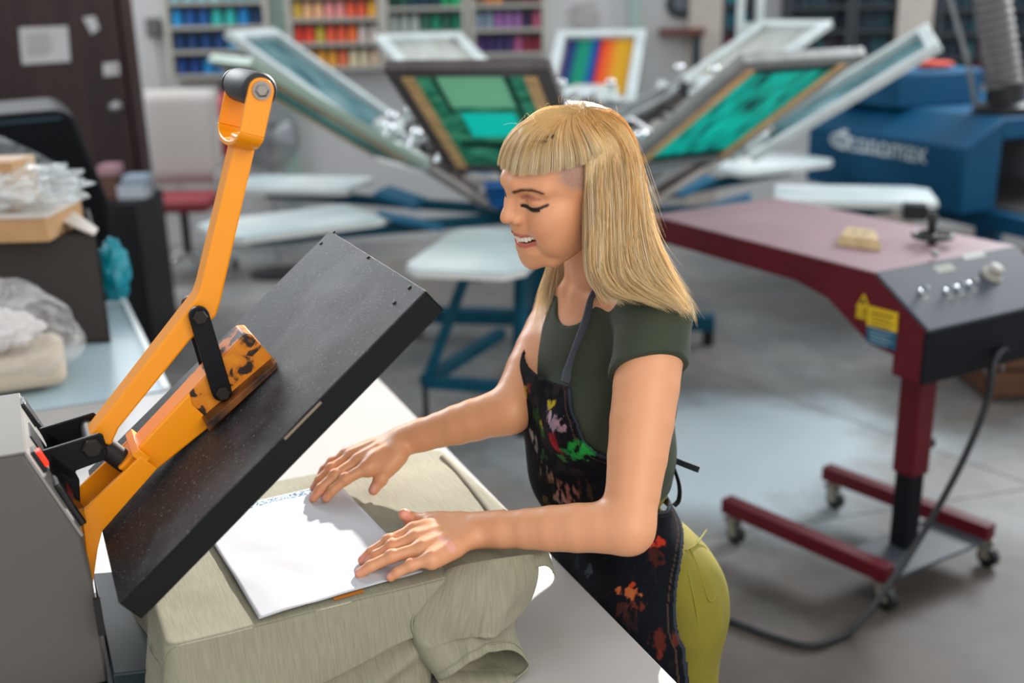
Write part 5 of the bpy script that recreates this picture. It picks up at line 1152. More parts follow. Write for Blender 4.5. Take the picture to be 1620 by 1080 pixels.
# ---- head
HYAW = math.radians(27.5); HPIT = math.radians(14.5); HROL = math.radians(8)
hf0 = A3(-math.cos(HYAW), -math.sin(HYAW), 0); hl = np.cross(Zv, hf0)
hf = hf0*math.cos(HPIT) - Zv*math.sin(HPIT); hu = np.cross(hf, hl)
hl, hu = hl*math.cos(HROL) - hu*math.sin(HROL), hu*math.cos(HROL) + hl*math.sin(HROL)
HORG = P(906, 297, 1.49)
def HD(x, y, z): return HORG + hf*x + hl*y + hu*z
HA = np.array([hf, hl, hu])
head = body
def he(c, r, k=.01, neg=False, ax=None):
    A = HA if ax is None else np.array(ax)@HA
    head.ell(HD(*c), r, A, k, neg)
def hc(a, b_, ra, rb=None, k=.01, neg=False): head.cap(HD(*a), HD(*b_), ra, rb, k, neg)
he((-.002, 0, .036), (.083, .070, .074), .012)
he((.0315, 0, .040), (.0615, .060, .052), .02)
he((.040, 0, -.018), (.052, .051, .060), .02)
for s in (-1, 1):
    he((.058, s*.041, -.004), (.026, .020, .018), .018)
    he((.072, s*.0355, -.021), (.020, .0185, .017), .014)
    head.chain([HD(.002, s*.052, -.048), HD(.03, s*.043, -.056), HD(.062, s*.027, -.076)], [.015, .012, .012], k=.018)
    he((.05, s*.040, -.045), (.024, .017, .024), .016); he((.046, s*.045, -.018), (.030, .0185, .030), .016)
he((.0815, 0, -.0775), (.0145, .019, .0150), .018)
he((.068, 0, -.036), (.027, .035, .026), .014); he((.080, 0, -.024), (.0205, .021, .013), .010); he((.078, 0, -.060), (.0185, .028, .013), .012); he((.052, 0, -.066), (.034, .026, .0125), .022)
hc((.0885, -.010, .040), (.0885, .010, .040), .0095, .0095, .014)
for s in (-1, 1): hc((.0865, s*.014, .041), (.068, s*.045, .037), .0085, .008, .012)
for s in (-1, 1): he((.0965, s*.0325, .0195), (.0125, .0150, .0115), .011, True)
for s in (-1, 1):
    he((.0735, s*.0305, .0195), (.0138, .0150, .0130), .004)          # lidded eye
head.chain([HD(.0915, 0, .030), HD(.0975, 0, .016), HD(.1055, 0, .003)], [.0068, .0066, .0078], k=.009)
he((.1080, 0, -.0040), (.0095, .0086, .0080), .006)
for s in (-1, 1): hc((.083, s*.0095, .022), (.092, s*.0085, -.003), .0075, .0075, .008)
for s in (-1, 1):
    he((.0975, s*.0112, -.0080), (.0088, .0055, .0066), .005)
    he((.1035, s*.0060, -.0135), (.0050, .0026, .0028), .0025, True)
hc((.0975, 0, -.0175), (.1045, 0, -.0125), .0035, .003, .004)
# mouth: cavity first, lips around it
UPL = [(.1000, .000, -.0325), (.0975, .0110, -.0324), (.0875, .0275, -.0292), (.0695, .0465, -.0200)]
LOL = [(.0960, .000, -.0490), (.0930, .0120, -.0475), (.0850, .0265, -.0412), (.0695, .0460, -.0225)]
for s in (-1, 1): he((.066, s*.0400, -.040), (.016, .012, .020), .012)
for s in (-1, 1):
    cv = [(.099, 0, -.0402), (.096, s*.012, -.0394), (.0870, s*.0265, -.0350), (.0720, s*.0432, -.0238)]; cr_ = [.0064, .0062, .0050, .0026]
    for i in range(3): hc(cv[i], cv[i+1], cr_[i], cr_[i+1], k=.002, neg=True)
def lipc(pts, rs, s, k=.0025): head.chain([HD(p[0], s*p[1], p[2]) for p in pts], rs, k=k)
for s in (-1, 1):
    lipc(UPL, [.0021, .0023, .0018, .0012], s); lipc(LOL, [.0034, .0032, .0024, .0013], s)
# ears
for s in (-1, 1):
    he((-.006, s*.074, .008), (.016, .006, .029), .006); he((-.004, s*.079, .010), (.009, .004, .017), .003, True); he((.002, s*.073, -.016), (.008, .005, .010), .004)
# neck
nk0 = HD(-.026, 0, -.022); 
head.chain([nk0, nk0*.5+neckB*.5 + BF*.0, neckB - Zv*.01], [.047, .0445, .054], k=.022)
head.cap(HD(-.004, 0, -.045), neckB + BF*.014 , .030, .036, k=.02)
for s in (-1, 1):
    head.cap(neckB + BL*s*.02 + Zv*.012 - BF*.012, (shN if s > 0 else shF)*.6 + shC*.4 + Zv*.018 - BF*.01, .042, .03, k=.03)      # trapezius
    head.cap(HD(-.02, s*.045, -.03), neckB + BF*.048 + BL*s*.018 - Zv*.006, .011, .010, k=.012)                              # neck tendon
    head.cap(neckB + BF*.056 + BL*s*.02 - Zv*.008, (shN if s > 0 else shF)*.8+shC*.2 + BF*.035 + Zv*.012, .008, .009, k=.014)        # collar bone
for it in torso.items[:5]: body.items.append(it)
HS = float(globals().get('BODY_H', .0016))
allp = [shN, shF, elN, elF, wrN, wrF, neckB]
lo = np.array([-.36, 1.10, .955]); hi = np.array([.34, 1.86, 1.62])
wcut = wst + ch_up*.02
def bodyfn(p, c, r):
    d = body.ev(p, c, r)
    q = p-wst; return np.where((np.abs(q@BL) < .16) & (np.abs(q@BF) < .15), np.maximum(d, -((p-wcut)@ch_up)), d)
V, Q = polygonise(bodyfn, lo, hi, HS)
print('body', len(V), _t.time()-_t0)
SK = np.tile(np.array(srgb('#d5976f')), (len(V), 1))
def soft(d, r0, r1): return np.clip((r1-d)/(r1-r0), 0, 1)[:, None]
def tint(mask, col, amt=1.): 
    global SK
    c = np.array(srgb(col)); SK = SK*(1-mask*amt) + c*mask*amt
hx = (V-HORG)@HA.T                       # head coordinates of every vertex
ab = np.abs(hx[:, 1])
nhead = (hx[:,2] > -.1)*(np.linalg.norm(hx, axis=1) < .2)
def hm(c, r, col, amt, inner=.5, sym=True):
    q = hx.copy()
    if sym: q[:, 1] = np.abs(q[:, 1])
    d = np.linalg.norm((q-A3(*c))/A3(*r), axis=1); tint(soft(d, inner, 1.)*nhead[:, None], col, amt)
hm((.075, .040, -.018), (.03, .022, .022), '#c9745c', .45, 0.)
hm((.118, 0, -.006), (.014, .012, .012), '#c4705a', .45, 0.)
hm((.0, .078, .005), (.03, .02, .035), '#c0604c', .5, .2)
hm((.088, .031, .026), (.014, .018, .0085), '#b06a52', .7, .3)           # eye shadow on the lid
hm((.08, .031, .012), (.018, .018, .005), '#b87a66', .4, .2)
def polyf(pts):
    q = hx.copy(); q[:, 1] = np.abs(q[:, 1]); q = np.stack([q[:,1], q[:,2]], 1); best = np.full(len(q), 1.)
    for a, b_ in zip(pts[:-1], pts[1:]):
        a = np.array(a[-2:]); b_ = np.array(b_[-2:]); h = np.clip(((q-a)@(b_-a))/((b_-a)@(b_-a)), 0, 1); best = np.minimum(best, np.linalg.norm(q-a-h[:,None]*(b_-a), axis=1))
    return np.where(hx[:, 0] > .045, best, 1.)
# lips
def polyd(pts, sym=True):
    q = hx.copy(); q[:, 1] = np.abs(q[:, 1]) if sym else q[:, 1]; best = np.full(len(q), 1.)
    for a, b_ in zip(pts[:-1], pts[1:]):
        a = A3(*a); b_ = A3(*b_); h = np.clip(((q-a)@(b_-a))/((b_-a)@(b_-a)), 0, 1); best = np.minimum(best, np.linalg.norm(q-a-h[:,None]*(b_-a), axis=1))
    return best
tint(soft(polyd(UPL), .0028, .0042)*nhead[:,None], '#b0564c', .85)
tint(soft(polyd(LOL), .0040, .0054)*nhead[:,None], '#b8584e', .85)
tint(soft(polyd([(.093, 0, -.0402), (.090, .012, -.0394), (.081, .0265, -.0350), (.070, .0432, -.0238)]), .0058, .0072)*nhead[:,None], '#4a1714', .9)
# eyebrow: fine and brownish
BRW = [(.013, .0335), (.026, .0385), (.040, .0395), (.050, .0350)]
tint(soft(polyf(BRW), .0014, .0040)*nhead[:, None], '#7d5238', .8)
LIN = [(.0175, .0135), (.0260, .0105), (.0350, .0105), (.0430, .0120), (.0500, .0155)]
tint(soft(polyf(LIN), .0014, .0028)*nhead[:, None], '#140e0d', .97)
tint(soft(polyf([(.019, .0245), (.030, .0285), (.044, .0250)]), .0008, .0035)*nhead[:, None], '#8a4c3a', .6)
hm((.066, .055, -.004), (.006, .006, .0014), '#7a4a38', 0., .2)
mole = np.linalg.norm(hx - A3(.0665, .0545, .012), axis=1); tint(soft(mole, .0006, .0018), '#5a3324', .8)
mole = np.linalg.norm(hx - A3(.058, .049, -.04), axis=1); tint(soft(mole, .0008, .0022), '#8a5a44', .0)
# shaved stubble at the temple
nv = np.array([mnoise.noise(Vector(p*900)) for p in hx[(nhead > 0)]]) if False else None
st_ = np.linalg.norm((np.stack([hx[:,0], ab, hx[:,2]], 1)-A3(.020, .07, .052))/A3(.040, .05, .032), axis=1)
rn = np.random.RandomState(3).rand(len(V)); tint((soft(st_, .62, 1.)[:, 0]*(.72+.28*(rn > .5)))[:, None]*nhead[:, None], '#8a716c', .8)
KN = np.array(KNUCK)
for kx in KNUCK: tint(soft(np.linalg.norm(V-kx, axis=1), .002, .010), '#c06a52', .28)
for c, nd, ns, nu, r_ in NAILS:
    q = V-c; d = np.sqrt(((q@nd)/(r_*1.0))**2 + ((q@ns)/(r_*.80))**2); m_ = soft(d, .85, 1.05)*((q@nu) > -.0025)[:, None]; 
    tint(soft(np.linalg.norm(q, axis=1), .006, .016), '#cf7f68', .35); tint(m_, '#e0a091', .8)
# far points of palms a little redder
person = thing('person', 'blonde woman in green t-shirt and paint-stained apron pressing paper onto the shirt', 'person', (.24, 1.55, 0))
M_skin = mat('skin', '#d9a184', .42, sss=.12, spec=.45); nt, b = nodes(M_skin)
at = nt.nodes.new('ShaderNodeVertexColor'); at.layer_name = 'skin'; nt.links.new(at.outputs[0], b.inputs['Base Color'])
tcs = [q for q in nt.nodes if q.type == 'TEX_COORD'][0]; nn = nt.nodes.new('ShaderNodeTexNoise'); nn.inputs['Scale'].default_value = 420; nt.links.new(tcs.outputs['Object'], nn.inputs['Vector'])
bp = nt.nodes.new('ShaderNodeBump'); bp.inputs['Strength'].default_value = .12; bp.inputs['Distance'].default_value = .0006; nt.links.new(nn.outputs['Fac'], bp.inputs['Height']); nt.links.new(bp.outputs[0], b.inputs['Normal'])
bo, V2 = np_mesh('body', V, Q, M_skin, person); set_col(bo.data, 'skin', SK)
# teeth
M_teeth = mat('teeth', '#e6dccb', .2, spec=.6)
g = MB()
for i in range(-6, 6):
    x_ = (i+.5); t_ = abs(x_)/6; ly = .0305*math.sin(x_/6*1.15)/math.sin(1.15); fxx = .0965 - .0165*(1-math.cos(x_/6*1.25))/(1-math.cos(1.25)); c = (fxx, ly, -.0376+.0080*t_**1.6)
    w_ = (.0086, .0068, .0072, .0060, .0055, .005)[int(abs(x_))]*.56; hh = (.0100, .0086, .0094, .0078, .0068, .006)[int(abs(x_))]
    an_ = x_/6*1.05; fx = nz(hf*math.cos(an_) + hl*math.sin(an_)); lx = nz(np.cross(hu, fx))
    for k_ in (0, 1): g.ball(HD(*c) - hu*(hh*(.12+.16*k_)), (.0024, w_, hh*(.5-.06*k_)), 12, 8, (fx, lx, hu))
g.build('teeth', M_teeth, person, smooth=180)
# lashes on both eyes, brows: rooted on the skin surface
def face_pt(y, z):
    xs = np.arange(.125, .03, -.0004); pts = np.array([HD(x, y, z) for x in xs]); return pts[np.argmax(body.ev(pts) < 0)]
def along(L_, t_):
    x = t_*(len(L_)-1); j = min(int(x), len(L_)-2); return np.array(L_[j])*(1-(x-j)) + np.array(L_[j+1])*(x-j)
g = MB()
for s in (-1, 1):
    for i in range(44):
        t_ = i/43; q = along(LIN[:-1], t_); o_ = face_pt(s*q[0], q[1]); d = nz(hf*(.75-.5*t_) + hl*s*(-.2+1.1*t_) - hu*.55); L_ = .0040+.0025*t_
        g.tube([o_-d*.0005, o_+d*L_*.5-hu*.0004, o_+d*L_+hu*.0008], [.0004, .0003, .0001], 4)
g.build('eyelashes', mat('lash', '#0d0a0a', .6), person)
g = MB()
for s in (-1, 1):
    for i in range(110):
        t_ = hr0.rand(); q = along(BRW, t_); o_ = face_pt(s*q[0], q[1]+hr0.uniform(-.0019, .0016)*(1-.6*t_)); d = nz(-hf*.6*t_ + hl*s*.9 + hu*(.55-.9*t_)); g.tube([o_, o_+d*.003+hf*.0003, o_+d*.0055-hf*.0004], [.00022, .00018, .00006], 3)
g.build('eyebrows', mat('brow', '#5d3b28', .6), person)
# ---- nose stud is absent; t-shirt -------------------------------------------------
def clothfn(S, off, extra, amp=.0, sc=9., seed=0.):
    def fn(p, c, r):
        d = S.ev(p, c, r) - off
        for e_ in extra: d = np.maximum(d, e_(p))
        return d
    return fn
shirt = SDF(); shirt.items += torso.items[:7]
slvN, slvF = SDF(), SDF()
slvN.chain([shN - ch_up*.004, shN*.7+elN*.3, shN*.45+elN*.55], [.0475, .0475, .0465], k=.03); slvF.chain([shF - ch_up*.004, shF*.7+elF*.3, shF*.45+elF*.55], [.047, .047, .045], k=.03)
shirt.cap(neckB - BF*.02 + BL*.05, (shN+shC)/2 + Zv*.014, .042, .035, k=.03); shirt.cap(neckB - BF*.02 - BL*.05, (shF+shC)/2 + Zv*.014, .042, .035, k=.03)
aN = nz(elN-shN); aF = nz(elF-shF)
hemN = P(1030, 585, 1.43); 
def smw(p):                              # broad fabric folds: pulled from the armpit and hanging over the waist
    q = p - shN; a = p@ch_up; l_ = (p-shC)@BL; f_ = (p-shC)@BF
    w_ = np.exp(-((p-(shN*.8+shC*.2-ch_up*.06))**2).sum(1)/.012)
    z = .0022*w_*np.sin(150*(q@nz(BF*.6+ch_up*.7)) + 20*q@BL) + .0016*np.sin(70*a + 30*f_ + 18*l_)*np.exp(-((a-wst@ch_up-.03)**2)/.008)
    w2 = np.exp(-((p-(shN*.6+elN*.4))**2).sum(1)/.004); z += .0016*w2*np.sin(170*(q@aN) + 60*(q@BF))
    return z
ncC = neckB + BF*.052 + Zv*.004 + BL*.014
def shirtfn(p, c, r):
    w_ = smw(p); d = shirt.ev(p, c, r) - .006 + w_
    sN = np.maximum(slvN.ev(p) - .005 + w_, (p-shN)@aN - .090 + .45*((p-shN)@BL) - .006*np.clip(((p-shN)@BF)/.05, -1, 1)); sF = np.maximum(slvF.ev(p) - .005 + w_, (p-shF)@aF - .03)
    d = s_min(s_min(d, sN, .014), sF, .014)
    # sleeve ends, neckline scoop, hem
    qn = (p-ncC)@np.array([nz(BF+Zv*.4), BL, nz(Zv-BF*.4)]).T
    e = np.sqrt((qn[:,1]/.060)**2 + ((qn[:,2]-.008)/.070)**2); neck = (1-e)*.055
    ln = np.sqrt(((p-neckB)@BF)**2 + (((p-neckB)@BL)*1.0)**2)
    d = np.maximum(d, np.where((p-neckB)@BF > -.02, neck, -1)); d = np.maximum(d, np.where((p-neckB)@Zv > -.0, .060-ln, -1))
    d = np.maximum(d, -((p - (wst - ch_up*.018))@ch_up))
    return d
V, Q = polygonise(shirtfn, [-.1, 1.25, .9], [.45, 1.95, 1.45], .0026)
M_shirt = mat('shirt_green', '#333a2b', .9, var=.05, scale=40, sheen=.05); nt, b = nodes(M_shirt)
tcs = [q for q in nt.nodes if q.type == 'TEX_COORD'][0]; wv_ = nt.nodes.new('ShaderNodeTexWave'); mp = nt.nodes.new('ShaderNodeMapping')
yw = math.atan2(BL[1], BL[0]); mp.inputs['Rotation'].default_value = (0, 0, -yw); nt.links.new(tcs.outputs['Object'], mp.inputs[0]); nt.links.new(mp.outputs[0], wv_.inputs['Vector']); wv_.inputs['Scale'].default_value = 130; wv_.inputs['Distortion'].default_value = 1.5; wv_.inputs['Detail'].default_value = 2
bp = nt.nodes.new('ShaderNodeBump'); bp.inputs['Strength'].default_value = .15; bp.inputs['Distance'].default_value = .0008; nt.links.new(wv_.outputs['Fac'], bp.inputs['Height']); nt.links.new(bp.outputs[0], b.inputs['Normal'])
so_, _ = np_mesh('t_shirt', V, Q, M_shirt, person, lapl=2)
print('shirt', len(V), _t.time()-_t0)
# collar binding: raised rib following the scoop
# ---- trousers
tr = SDF(); tr.items += torso.items[5:]
hj = [hip + BL*.076*s - Zv*.03 for s in (1, -1)]
knN = A3(.245, 1.46, .46); knF = A3(.16, 1.66, .46); ankN = A3(.33, 1.52, .09); ankF = A3(.27, 1.70, .09)
for h_, kn_, an_ in ((hj[0], knN, ankN), (hj[1], knF, ankF)):
    tr.chain([h_, h_*.55+kn_*.45, kn_, kn_*.6+an_*.4+A3(.02,0,0), an_+Zv*.03], [.074, .068, .056, .053, .046], k=.03)
def trfn(p, c, r):
    d = tr.ev(p, c, r) - .004 + .0018*np.sin(60*p[:,2]+40*p[:,0]+14*np.sin(20*p[:,1]))*np.clip(1.2-p[:,2], 0, 1)*.8
    return np.maximum(np.maximum(d, (p-(wst+hp_up*.012))@hp_up), .05-p[:,2])
V, Q = polygonise(trfn, [-.05, 1.2, .04], [.55, 1.95, 1.1], .005)
M_tr = mat('trousers_olive', '#7a6f1f', .85, var=.07, scale=25, bump=.25, bscale=700)
np_mesh('trousers', V, Q, M_tr, person, lapl=2)
print('trousers', len(V), _t.time()-_t0)
def on_surface(S, px, py, off, d0=1.3, d1=2.1):
    dd = np.arange(d0, d1, .0015); pts = np.array([P(px, py, d) for d in dd]); v = S.ev(pts); i = np.argmax(v < off); return pts[i] if v.min() < off else pts[int(np.argmin(v))]
# pocket patch seams on the back pocket
g = MB()
for path in ([(1085,870),(1100,862),(1118,838)], [(1092,868),(1108,905),(1122,950),(1136,938)], [(1074,850),(1090,910),(1104,980),(1112,1060)]):
    pts = [on_surface(tr, x, y, .0045) for x, y in path]; g.tube(smooth_path(pts, 6), .0014, 6)
g.build('trouser_seam', mat('olive_thread', '#7f7a24', .8), person, smooth=60)
# shoes
M_shoe = mat('shoe_white', '#b9b6b0', .6)
for an_ in (ankN, ankF):
    g = MB(); g.ball(an_*A3(1,1,0)+BF*.06+Zv*.045, (.13, .045, .045), 20, 12, (BF, BL, Zv)); g.ball(an_*A3(1,1,0)-BF*.01+Zv*.07, (.05, .042, .055), 16, 10, (BF, BL, Zv))
    s = g.build('shoe', M_shoe, person, smooth=180); MB().prism([an_*A3(1,1,0)+BF*(.06+.128*math.cos(q))+BL*.046*math.sin(q) for q in np.linspace(0, 2*math.pi, 24, endpoint=False)], Zv*.02).build('sole', mat('sole', '#d0cdc6', .7), s)
# ---- apron: a shell over shirt and trousers
ap = SDF(); ap.items += torso.items + [it for it in tr.items[len(torso.items)-5:]]
tgN = hip - Zv*.35 + BF*.11
ap.cap(hip + BL*.07 + BF*.045, hip*A3(1,1,0)+BL*.08+BF*.10+Zv*.3, .085, .10, k=.06); ap.cap(hip - BL*.07 + BF*.045, hip*A3(1,1,0)-BL*.08+BF*.10+Zv*.3, .085, .10, k=.06)
ap.cap(chestC + BF*.022, wst + BF*.022, .084, .084, k=.03)
bibT = P(868, 600, 1.55)
zt = bibT[2]; zw = P(1068, 790, 1.66)[2]
print('bib z', zt, 'waist z', zw, wst[2], hip[2])
def axis_at(z):                               # torso axis as a function of height
    t_ = np.clip((z-hip[2])/(wst[2]-hip[2]), 0, 1)[:, None]; u_ = np.clip((z-wst[2])/(shC[2]-wst[2]), 0, 1)[:, None]
    return (hip*(1-t_)+wst*t_)*(1-u_) + shC*u_
def apfn(p, c, r):
    d0 = ap.ev(p, c, r) - .0135 + .0011*np.sin(28*p[:,2]+70*(p@BL)+5*np.sin(14*p[:,2]))
    d = np.abs(d0) - .0021
    q = p - axis_at(p[:, 2]); ph = np.arctan2(np.abs(q@BL), q@BF); z = p[:, 2]
    lat = np.abs(q@BL); rr_ = np.sqrt((q@BL)**2 + (q@BF)**2)
    wid = np.interp(z, [.0, .5, zw-.06, zw+.05, zw+.11, zt-.04, zt], [.30, .285, .235, .184, .172, .142, .099])
    arc = ph*np.maximum(rr_, .05)
    m_ = (arc - wid)*.6
    return np.maximum(np.maximum(d, m_), np.maximum(z - (zt + .020*np.clip(-(q@BL)/.085, 0, 1)**2), .42-z))
V, Q = polygonise(apfn, [-.15, 1.15, .4], [.5, 2.0, 1.3], .0023)
print('apron', len(V), _t.time()-_t0)
AC = np.tile(np.array(srgb('#0e1016')), (len(V), 1))
r_s = np.random.RandomState(5)
def nzv(p, s): return np.array([mnoise.fractal(Vector(x*s), 1., 2., 4) for x in p])
nA = nzv(V, 38.); nB = nzv(V+5, 90.); nC = nzv(V*A3(1,1,.35)+9, 120.)
def blob(px, py, rad, col, amt0, tex=nB, th=.0, stretch=None, rot=0):
    global AC
    amt = amt0*(.8 if py < 820 else .6); rad *= (1. if py < 820 else .72)
    c = on_surface(ap, px, py, .0145); q = V-c; d = np.linalg.norm(q, axis=1)
    if stretch is not None:
        a = nz(stretch[0]*np.array(_R) - stretch[1]*np.array(_U)); al = q@a; d = np.sqrt(np.maximum(d**2-al**2, 0) + (al/stretch[2])**2)
    m_ = np.clip((rad*(1+.9*tex) - d)/(rad*.25), 0, 1)*np.clip((tex-th+.25)*5, 0, 1)*amt
    AC = AC*(1-m_[:, None]) + np.array(srgb(col))*m_[:, None]
# overall muted stains on the bib and the skirt
sm = np.clip((nA-.22)*3, 0, 1)*np.clip((V[:,2]-.95)/.1, 0, 1)*.22; AC = AC*(1-sm[:,None]) + np.array(srgb('#4a3f36'))*sm[:,None]
sm = np.clip((nC-.35)*5, 0, 1)*.15; AC = AC*(1-sm[:,None]) + np.array(srgb('#3c2c26'))*sm[:,None]
for a in ((877,665,.014,'#a58fa0',.9,nC,-.1),(868,655,.010,'#c0a0a6',.8,nC,-.1),(888,672,.010,'#b08a94',.8,nB,0),(882,692,.017,'#8f1d28',.95,nA,-.4),(878,700,.012,'#a0202a',.9,nA,-.4),(916,712,.016,'#1f9a3c',.95,nC,-.2),(905,718,.014,'#2a8a40',.8,nB,-.2),(928,712,.012,'#22a844',.9,nC,-.2),(890,722,.010,'#4f8a3a',.7,nB,-.1),
          (874,637,.009,'#c9b020',.9,nB,-.2),(857,672,.008,'#cdb22a',.9,nB,-.2),(830,622,.011,'#c9a92a',.85,nB,-.2),(826,635,.009,'#b8402c',.8,nB,-.2),(838,612,.009,'#8a2a20',.7,nB,-.1),(850,655,.016,'#2f5a2c',.6,nC,-.1),(856,680,.012,'#3a7a35',.6,nC,0),(843,690,.010,'#a89a90',.7,nC,.05),
          (895,775,.018,'#a8685c',.75,nC,.0),(885,783,.012,'#b88a80',.7,nC,.0),(862,745,.013,'#9a8478',.6,nC,.05),(870,755,.010,'#8a5a3a',.5,nC,0),(930,770,.016,'#5a3a26',.5,nC,.0),(865,795,.010,'#6a5a2c',.6,nB,0),(848,700,.012,'#b0a8a0',.5,nC,.1),(860,720,.01,'#3f6a34',.5,nC,.1)): blob(*a)
for a in ((1045,858,.012,'#d23a1c',.95,nC,-.2),(1032,862,.009,'#e0452a',.9,nB,-.2),(1038,880,.018,'#5a241a',.7,nC,-.1),(995,938,.014,'#d9743c',.9,nC,.0,(1,.15,2.5)),(1000,925,.007,'#d84a1c',.9,nB,-.1),(1008,960,.016,'#8a3a26',.6,nC,0),(985,965,.016,'#6a3526',.5,nC,0),(1045,1010,.018,'#7a3020',.7,nC,0,(0,1,1.6)),(1070,1015,.016,'#8a3a24',.6,nC,.05),(1042,1035,.010,'#a03a22',.6,nC,0),(932,905,.010,'#55606a',.7,nC,0,(.3,1,3.)),(915,890,.014,'#2f3c44',.6,nC,0),(1000,980,.02,'#3c2620',.6,nC,0)): blob(*a)
# twill edge piping shows as a thin worn line just inside each border
q = V - axis_at(V[:, 2]); arc = np.arctan2(np.abs(q@BL), q@BF)*np.sqrt((q@BL)**2+(q@BF)**2)
wid = np.interp(V[:,2], [.0, .5, zw-.06, zw+.05, zw+.11, zt-.04, zt], [.30, .285, .235, .184, .172, .142, .099])
m_ = (np.abs(wid-arc-.0105) < .0011)*.55 ; AC = AC*(1-m_[:,None]) + np.array(srgb('#5a4338'))*m_[:,None]
m_ = (np.abs(wid-arc) < .0018)*.6; AC = AC*(1-m_[:,None]) + np.array(srgb('#39404d'))*m_[:,None]
M_ap = mat('apron', '#14161c', .92, spec=.15); nt, b = nodes(M_ap); at = nt.nodes.new('ShaderNodeVertexColor'); at.layer_name = 'paint'; nt.links.new(at.outputs[0], b.inputs['Base Color'])
tcs = [q for q in nt.nodes if q.type == 'TEX_COORD'][0]; nn = nt.nodes.new('ShaderNodeTexNoise'); nn.inputs['Scale'].default_value = 600; nt.links.new(tcs.outputs['Object'], nn.inputs['Vector']); bp = nt.nodes.new('ShaderNodeBump'); bp.inputs['Strength'].default_value = .3; bp.inputs['Distance'].default_value = .001; nt.links.new(nn.outputs['Fac'], bp.inputs['Height']); nt.links.new(bp.outputs[0], b.inputs['Normal'])
ao, _ = np_mesh('apron', V, Q, M_ap, person, lapl=1); set_col(ao.data, 'paint', AC)
# straps
def ribbon(pts, w_, th, side, m, nm, parent):
    pts = smooth_path(pts, 8); g = MB(); vs = []; n_ = len(pts)
    for i, p in enumerate(pts):
        t_ = nz(pts[min(i+1, n_-1)]-pts[max(i-1, 0)]); s = np.asarray(side(i/(n_-1))); s = nz(s - t_*(s@t_)); n2 = np.cross(t_, s)
        vs += [p+s*w_/2+n2*th/2, p-s*w_/2+n2*th/2, p-s*w_/2-n2*th/2, p+s*w_/2-n2*th/2]
    fs = [(i*4+k_, i*4+(k_+1) % 4, i*4+4+(k_+1) % 4, i*4+4+k_) for i in range(n_-1) for k_ in range(4)] + [(0,1,2,3), tuple(4*(n_-1)+k_ for k_ in range(4))]
    return g.add(vs, fs).build(nm, m, parent, smooth=50)
M_strap = mat('strap', '#4c525c', .8)
sp_ = [on_surface(shirt, x, y, .0085) for x, y in ((945,462),(930,505),(915,545),(903,580),(897,606))]
sp_ = [sp_[0] + (sp_[0]-sp_[1])*.6 - BF*.03] + sp_
ribbon(sp_, .024, .0022, lambda t_: BL*.35 + BF*.9, M_strap, 'neck_strap', person)
sf = [P(838, 575, 1.70), P(846, 540, 1.73), P(855, 500, 1.76), P(880, 455, 1.78)]
ribbon(sf, .022, .0022, lambda t_: BL, M_strap, 'neck_strap', person)
M_tie = mat('apron_tie', '#141c22', .7)
ts = P(1066, 728, 1.62); ribbon([P(1040, 725, 1.60), ts, P(1085, 735, 1.615), P(1106, 743, 1.61)], .010, .0015, lambda t_: Zv, M_tie, 'waist_tie', person)
ribbon([P(1062, 728, 1.62), P(1074, 765, 1.625), P(1074, 790, 1.63), P(1066, 800, 1.63)], .010, .0015, lambda t_: BL, M_tie, 'waist_tie', person)

# ================================================================ hair
hr = np.random.RandomState(11)
GD = [
 [(905,170,1.500),(912,186,1.440),(924,230,1.416),(930,290,1.409),(932,350,1.410),(931,410,1.415),(936,450,1.418),(962,476,1.416)],
 [(908,168,1.505),(935,188,1.440),(953,240,1.412),(958,300,1.404),(958,370,1.404),(956,430,1.407),(978,466,1.410),(1020,479,1.405)],
 [(912,165,1.510),(955,184,1.455),(983,240,1.424),(990,310,1.414),(990,380,1.420),(998,430,1.420),(1026,462,1.412),(1068,482,1.402)],
 [(916,162,1.530),(967,180,1.495),(1000,235,1.475),(1013,310,1.458),(1024,380,1.444),(1043,430,1.438),(1068,466,1.430),(1092,502,1.424)],
 [(920,160,1.550),(968,178,1.545),(1003,235,1.530),(1019,310,1.520),(1034,380,1.508),(1058,430,1.500),(1078,465,1.490),(1097,508,1.475)],
 [(915,162,1.580),(955,180,1.610),(985,240,1.612),(1002,310,1.600),(1018,380,1.590),(1038,430,1.585),(1060,470,1.578),(1082,508,1.568)],
 [(908,163,1.585),(925,190,1.640),(940,240,1.650),(945,300,1.650),(940,370,1.655),(930,420,1.660),(920,460,1.665),(915,505,1.665)],
 [(900,168,1.575),(892,195,1.625),(888,240,1.640),(884,300,1.645),(876,370,1.650),(868,420,1.650),(856,462,1.650),(846,520,1.650)]]
GW = np.array([[P(*q) for q in g_] for g_ in GD])              # guides x points x 3
def resample(g_, n):
    t_ = np.linspace(0, g_.shape[1]-1, n); out = np.zeros((g_.shape[0], n, 3))
    for j, x in enumerate(t_):
        i = min(int(x), g_.shape[1]-2); f = x-i
        p0 = g_[:, max(i-1, 0)]; p1 = g_[:, i]; p2 = g_[:, i+1]; p3 = g_[:, min(i+2, g_.shape[1]-1)]
        out[:, j] = .5*((2*p1)+(p2-p0)*f+(2*p0-5*p1+4*p2-p3)*f*f+(3*p1-p0-3*p2+p3)*f**3)
    return out
NS = 26
EC, ER = A3(-.002, 0, .036), A3(.083+.010, .070+.011, .074+.010)
def push_out(p, extra=0.):   # keeps every strand outside the scalp
    q = (p-HORG)@HA.T; e = (q-EC)/(ER+extra); n_ = np.linalg.norm(e, axis=-1, keepdims=True); e = np.where(n_ < 1, e/np.maximum(n_, 1e-6), e); q = EC + e*(ER+extra); return HORG + q@HA
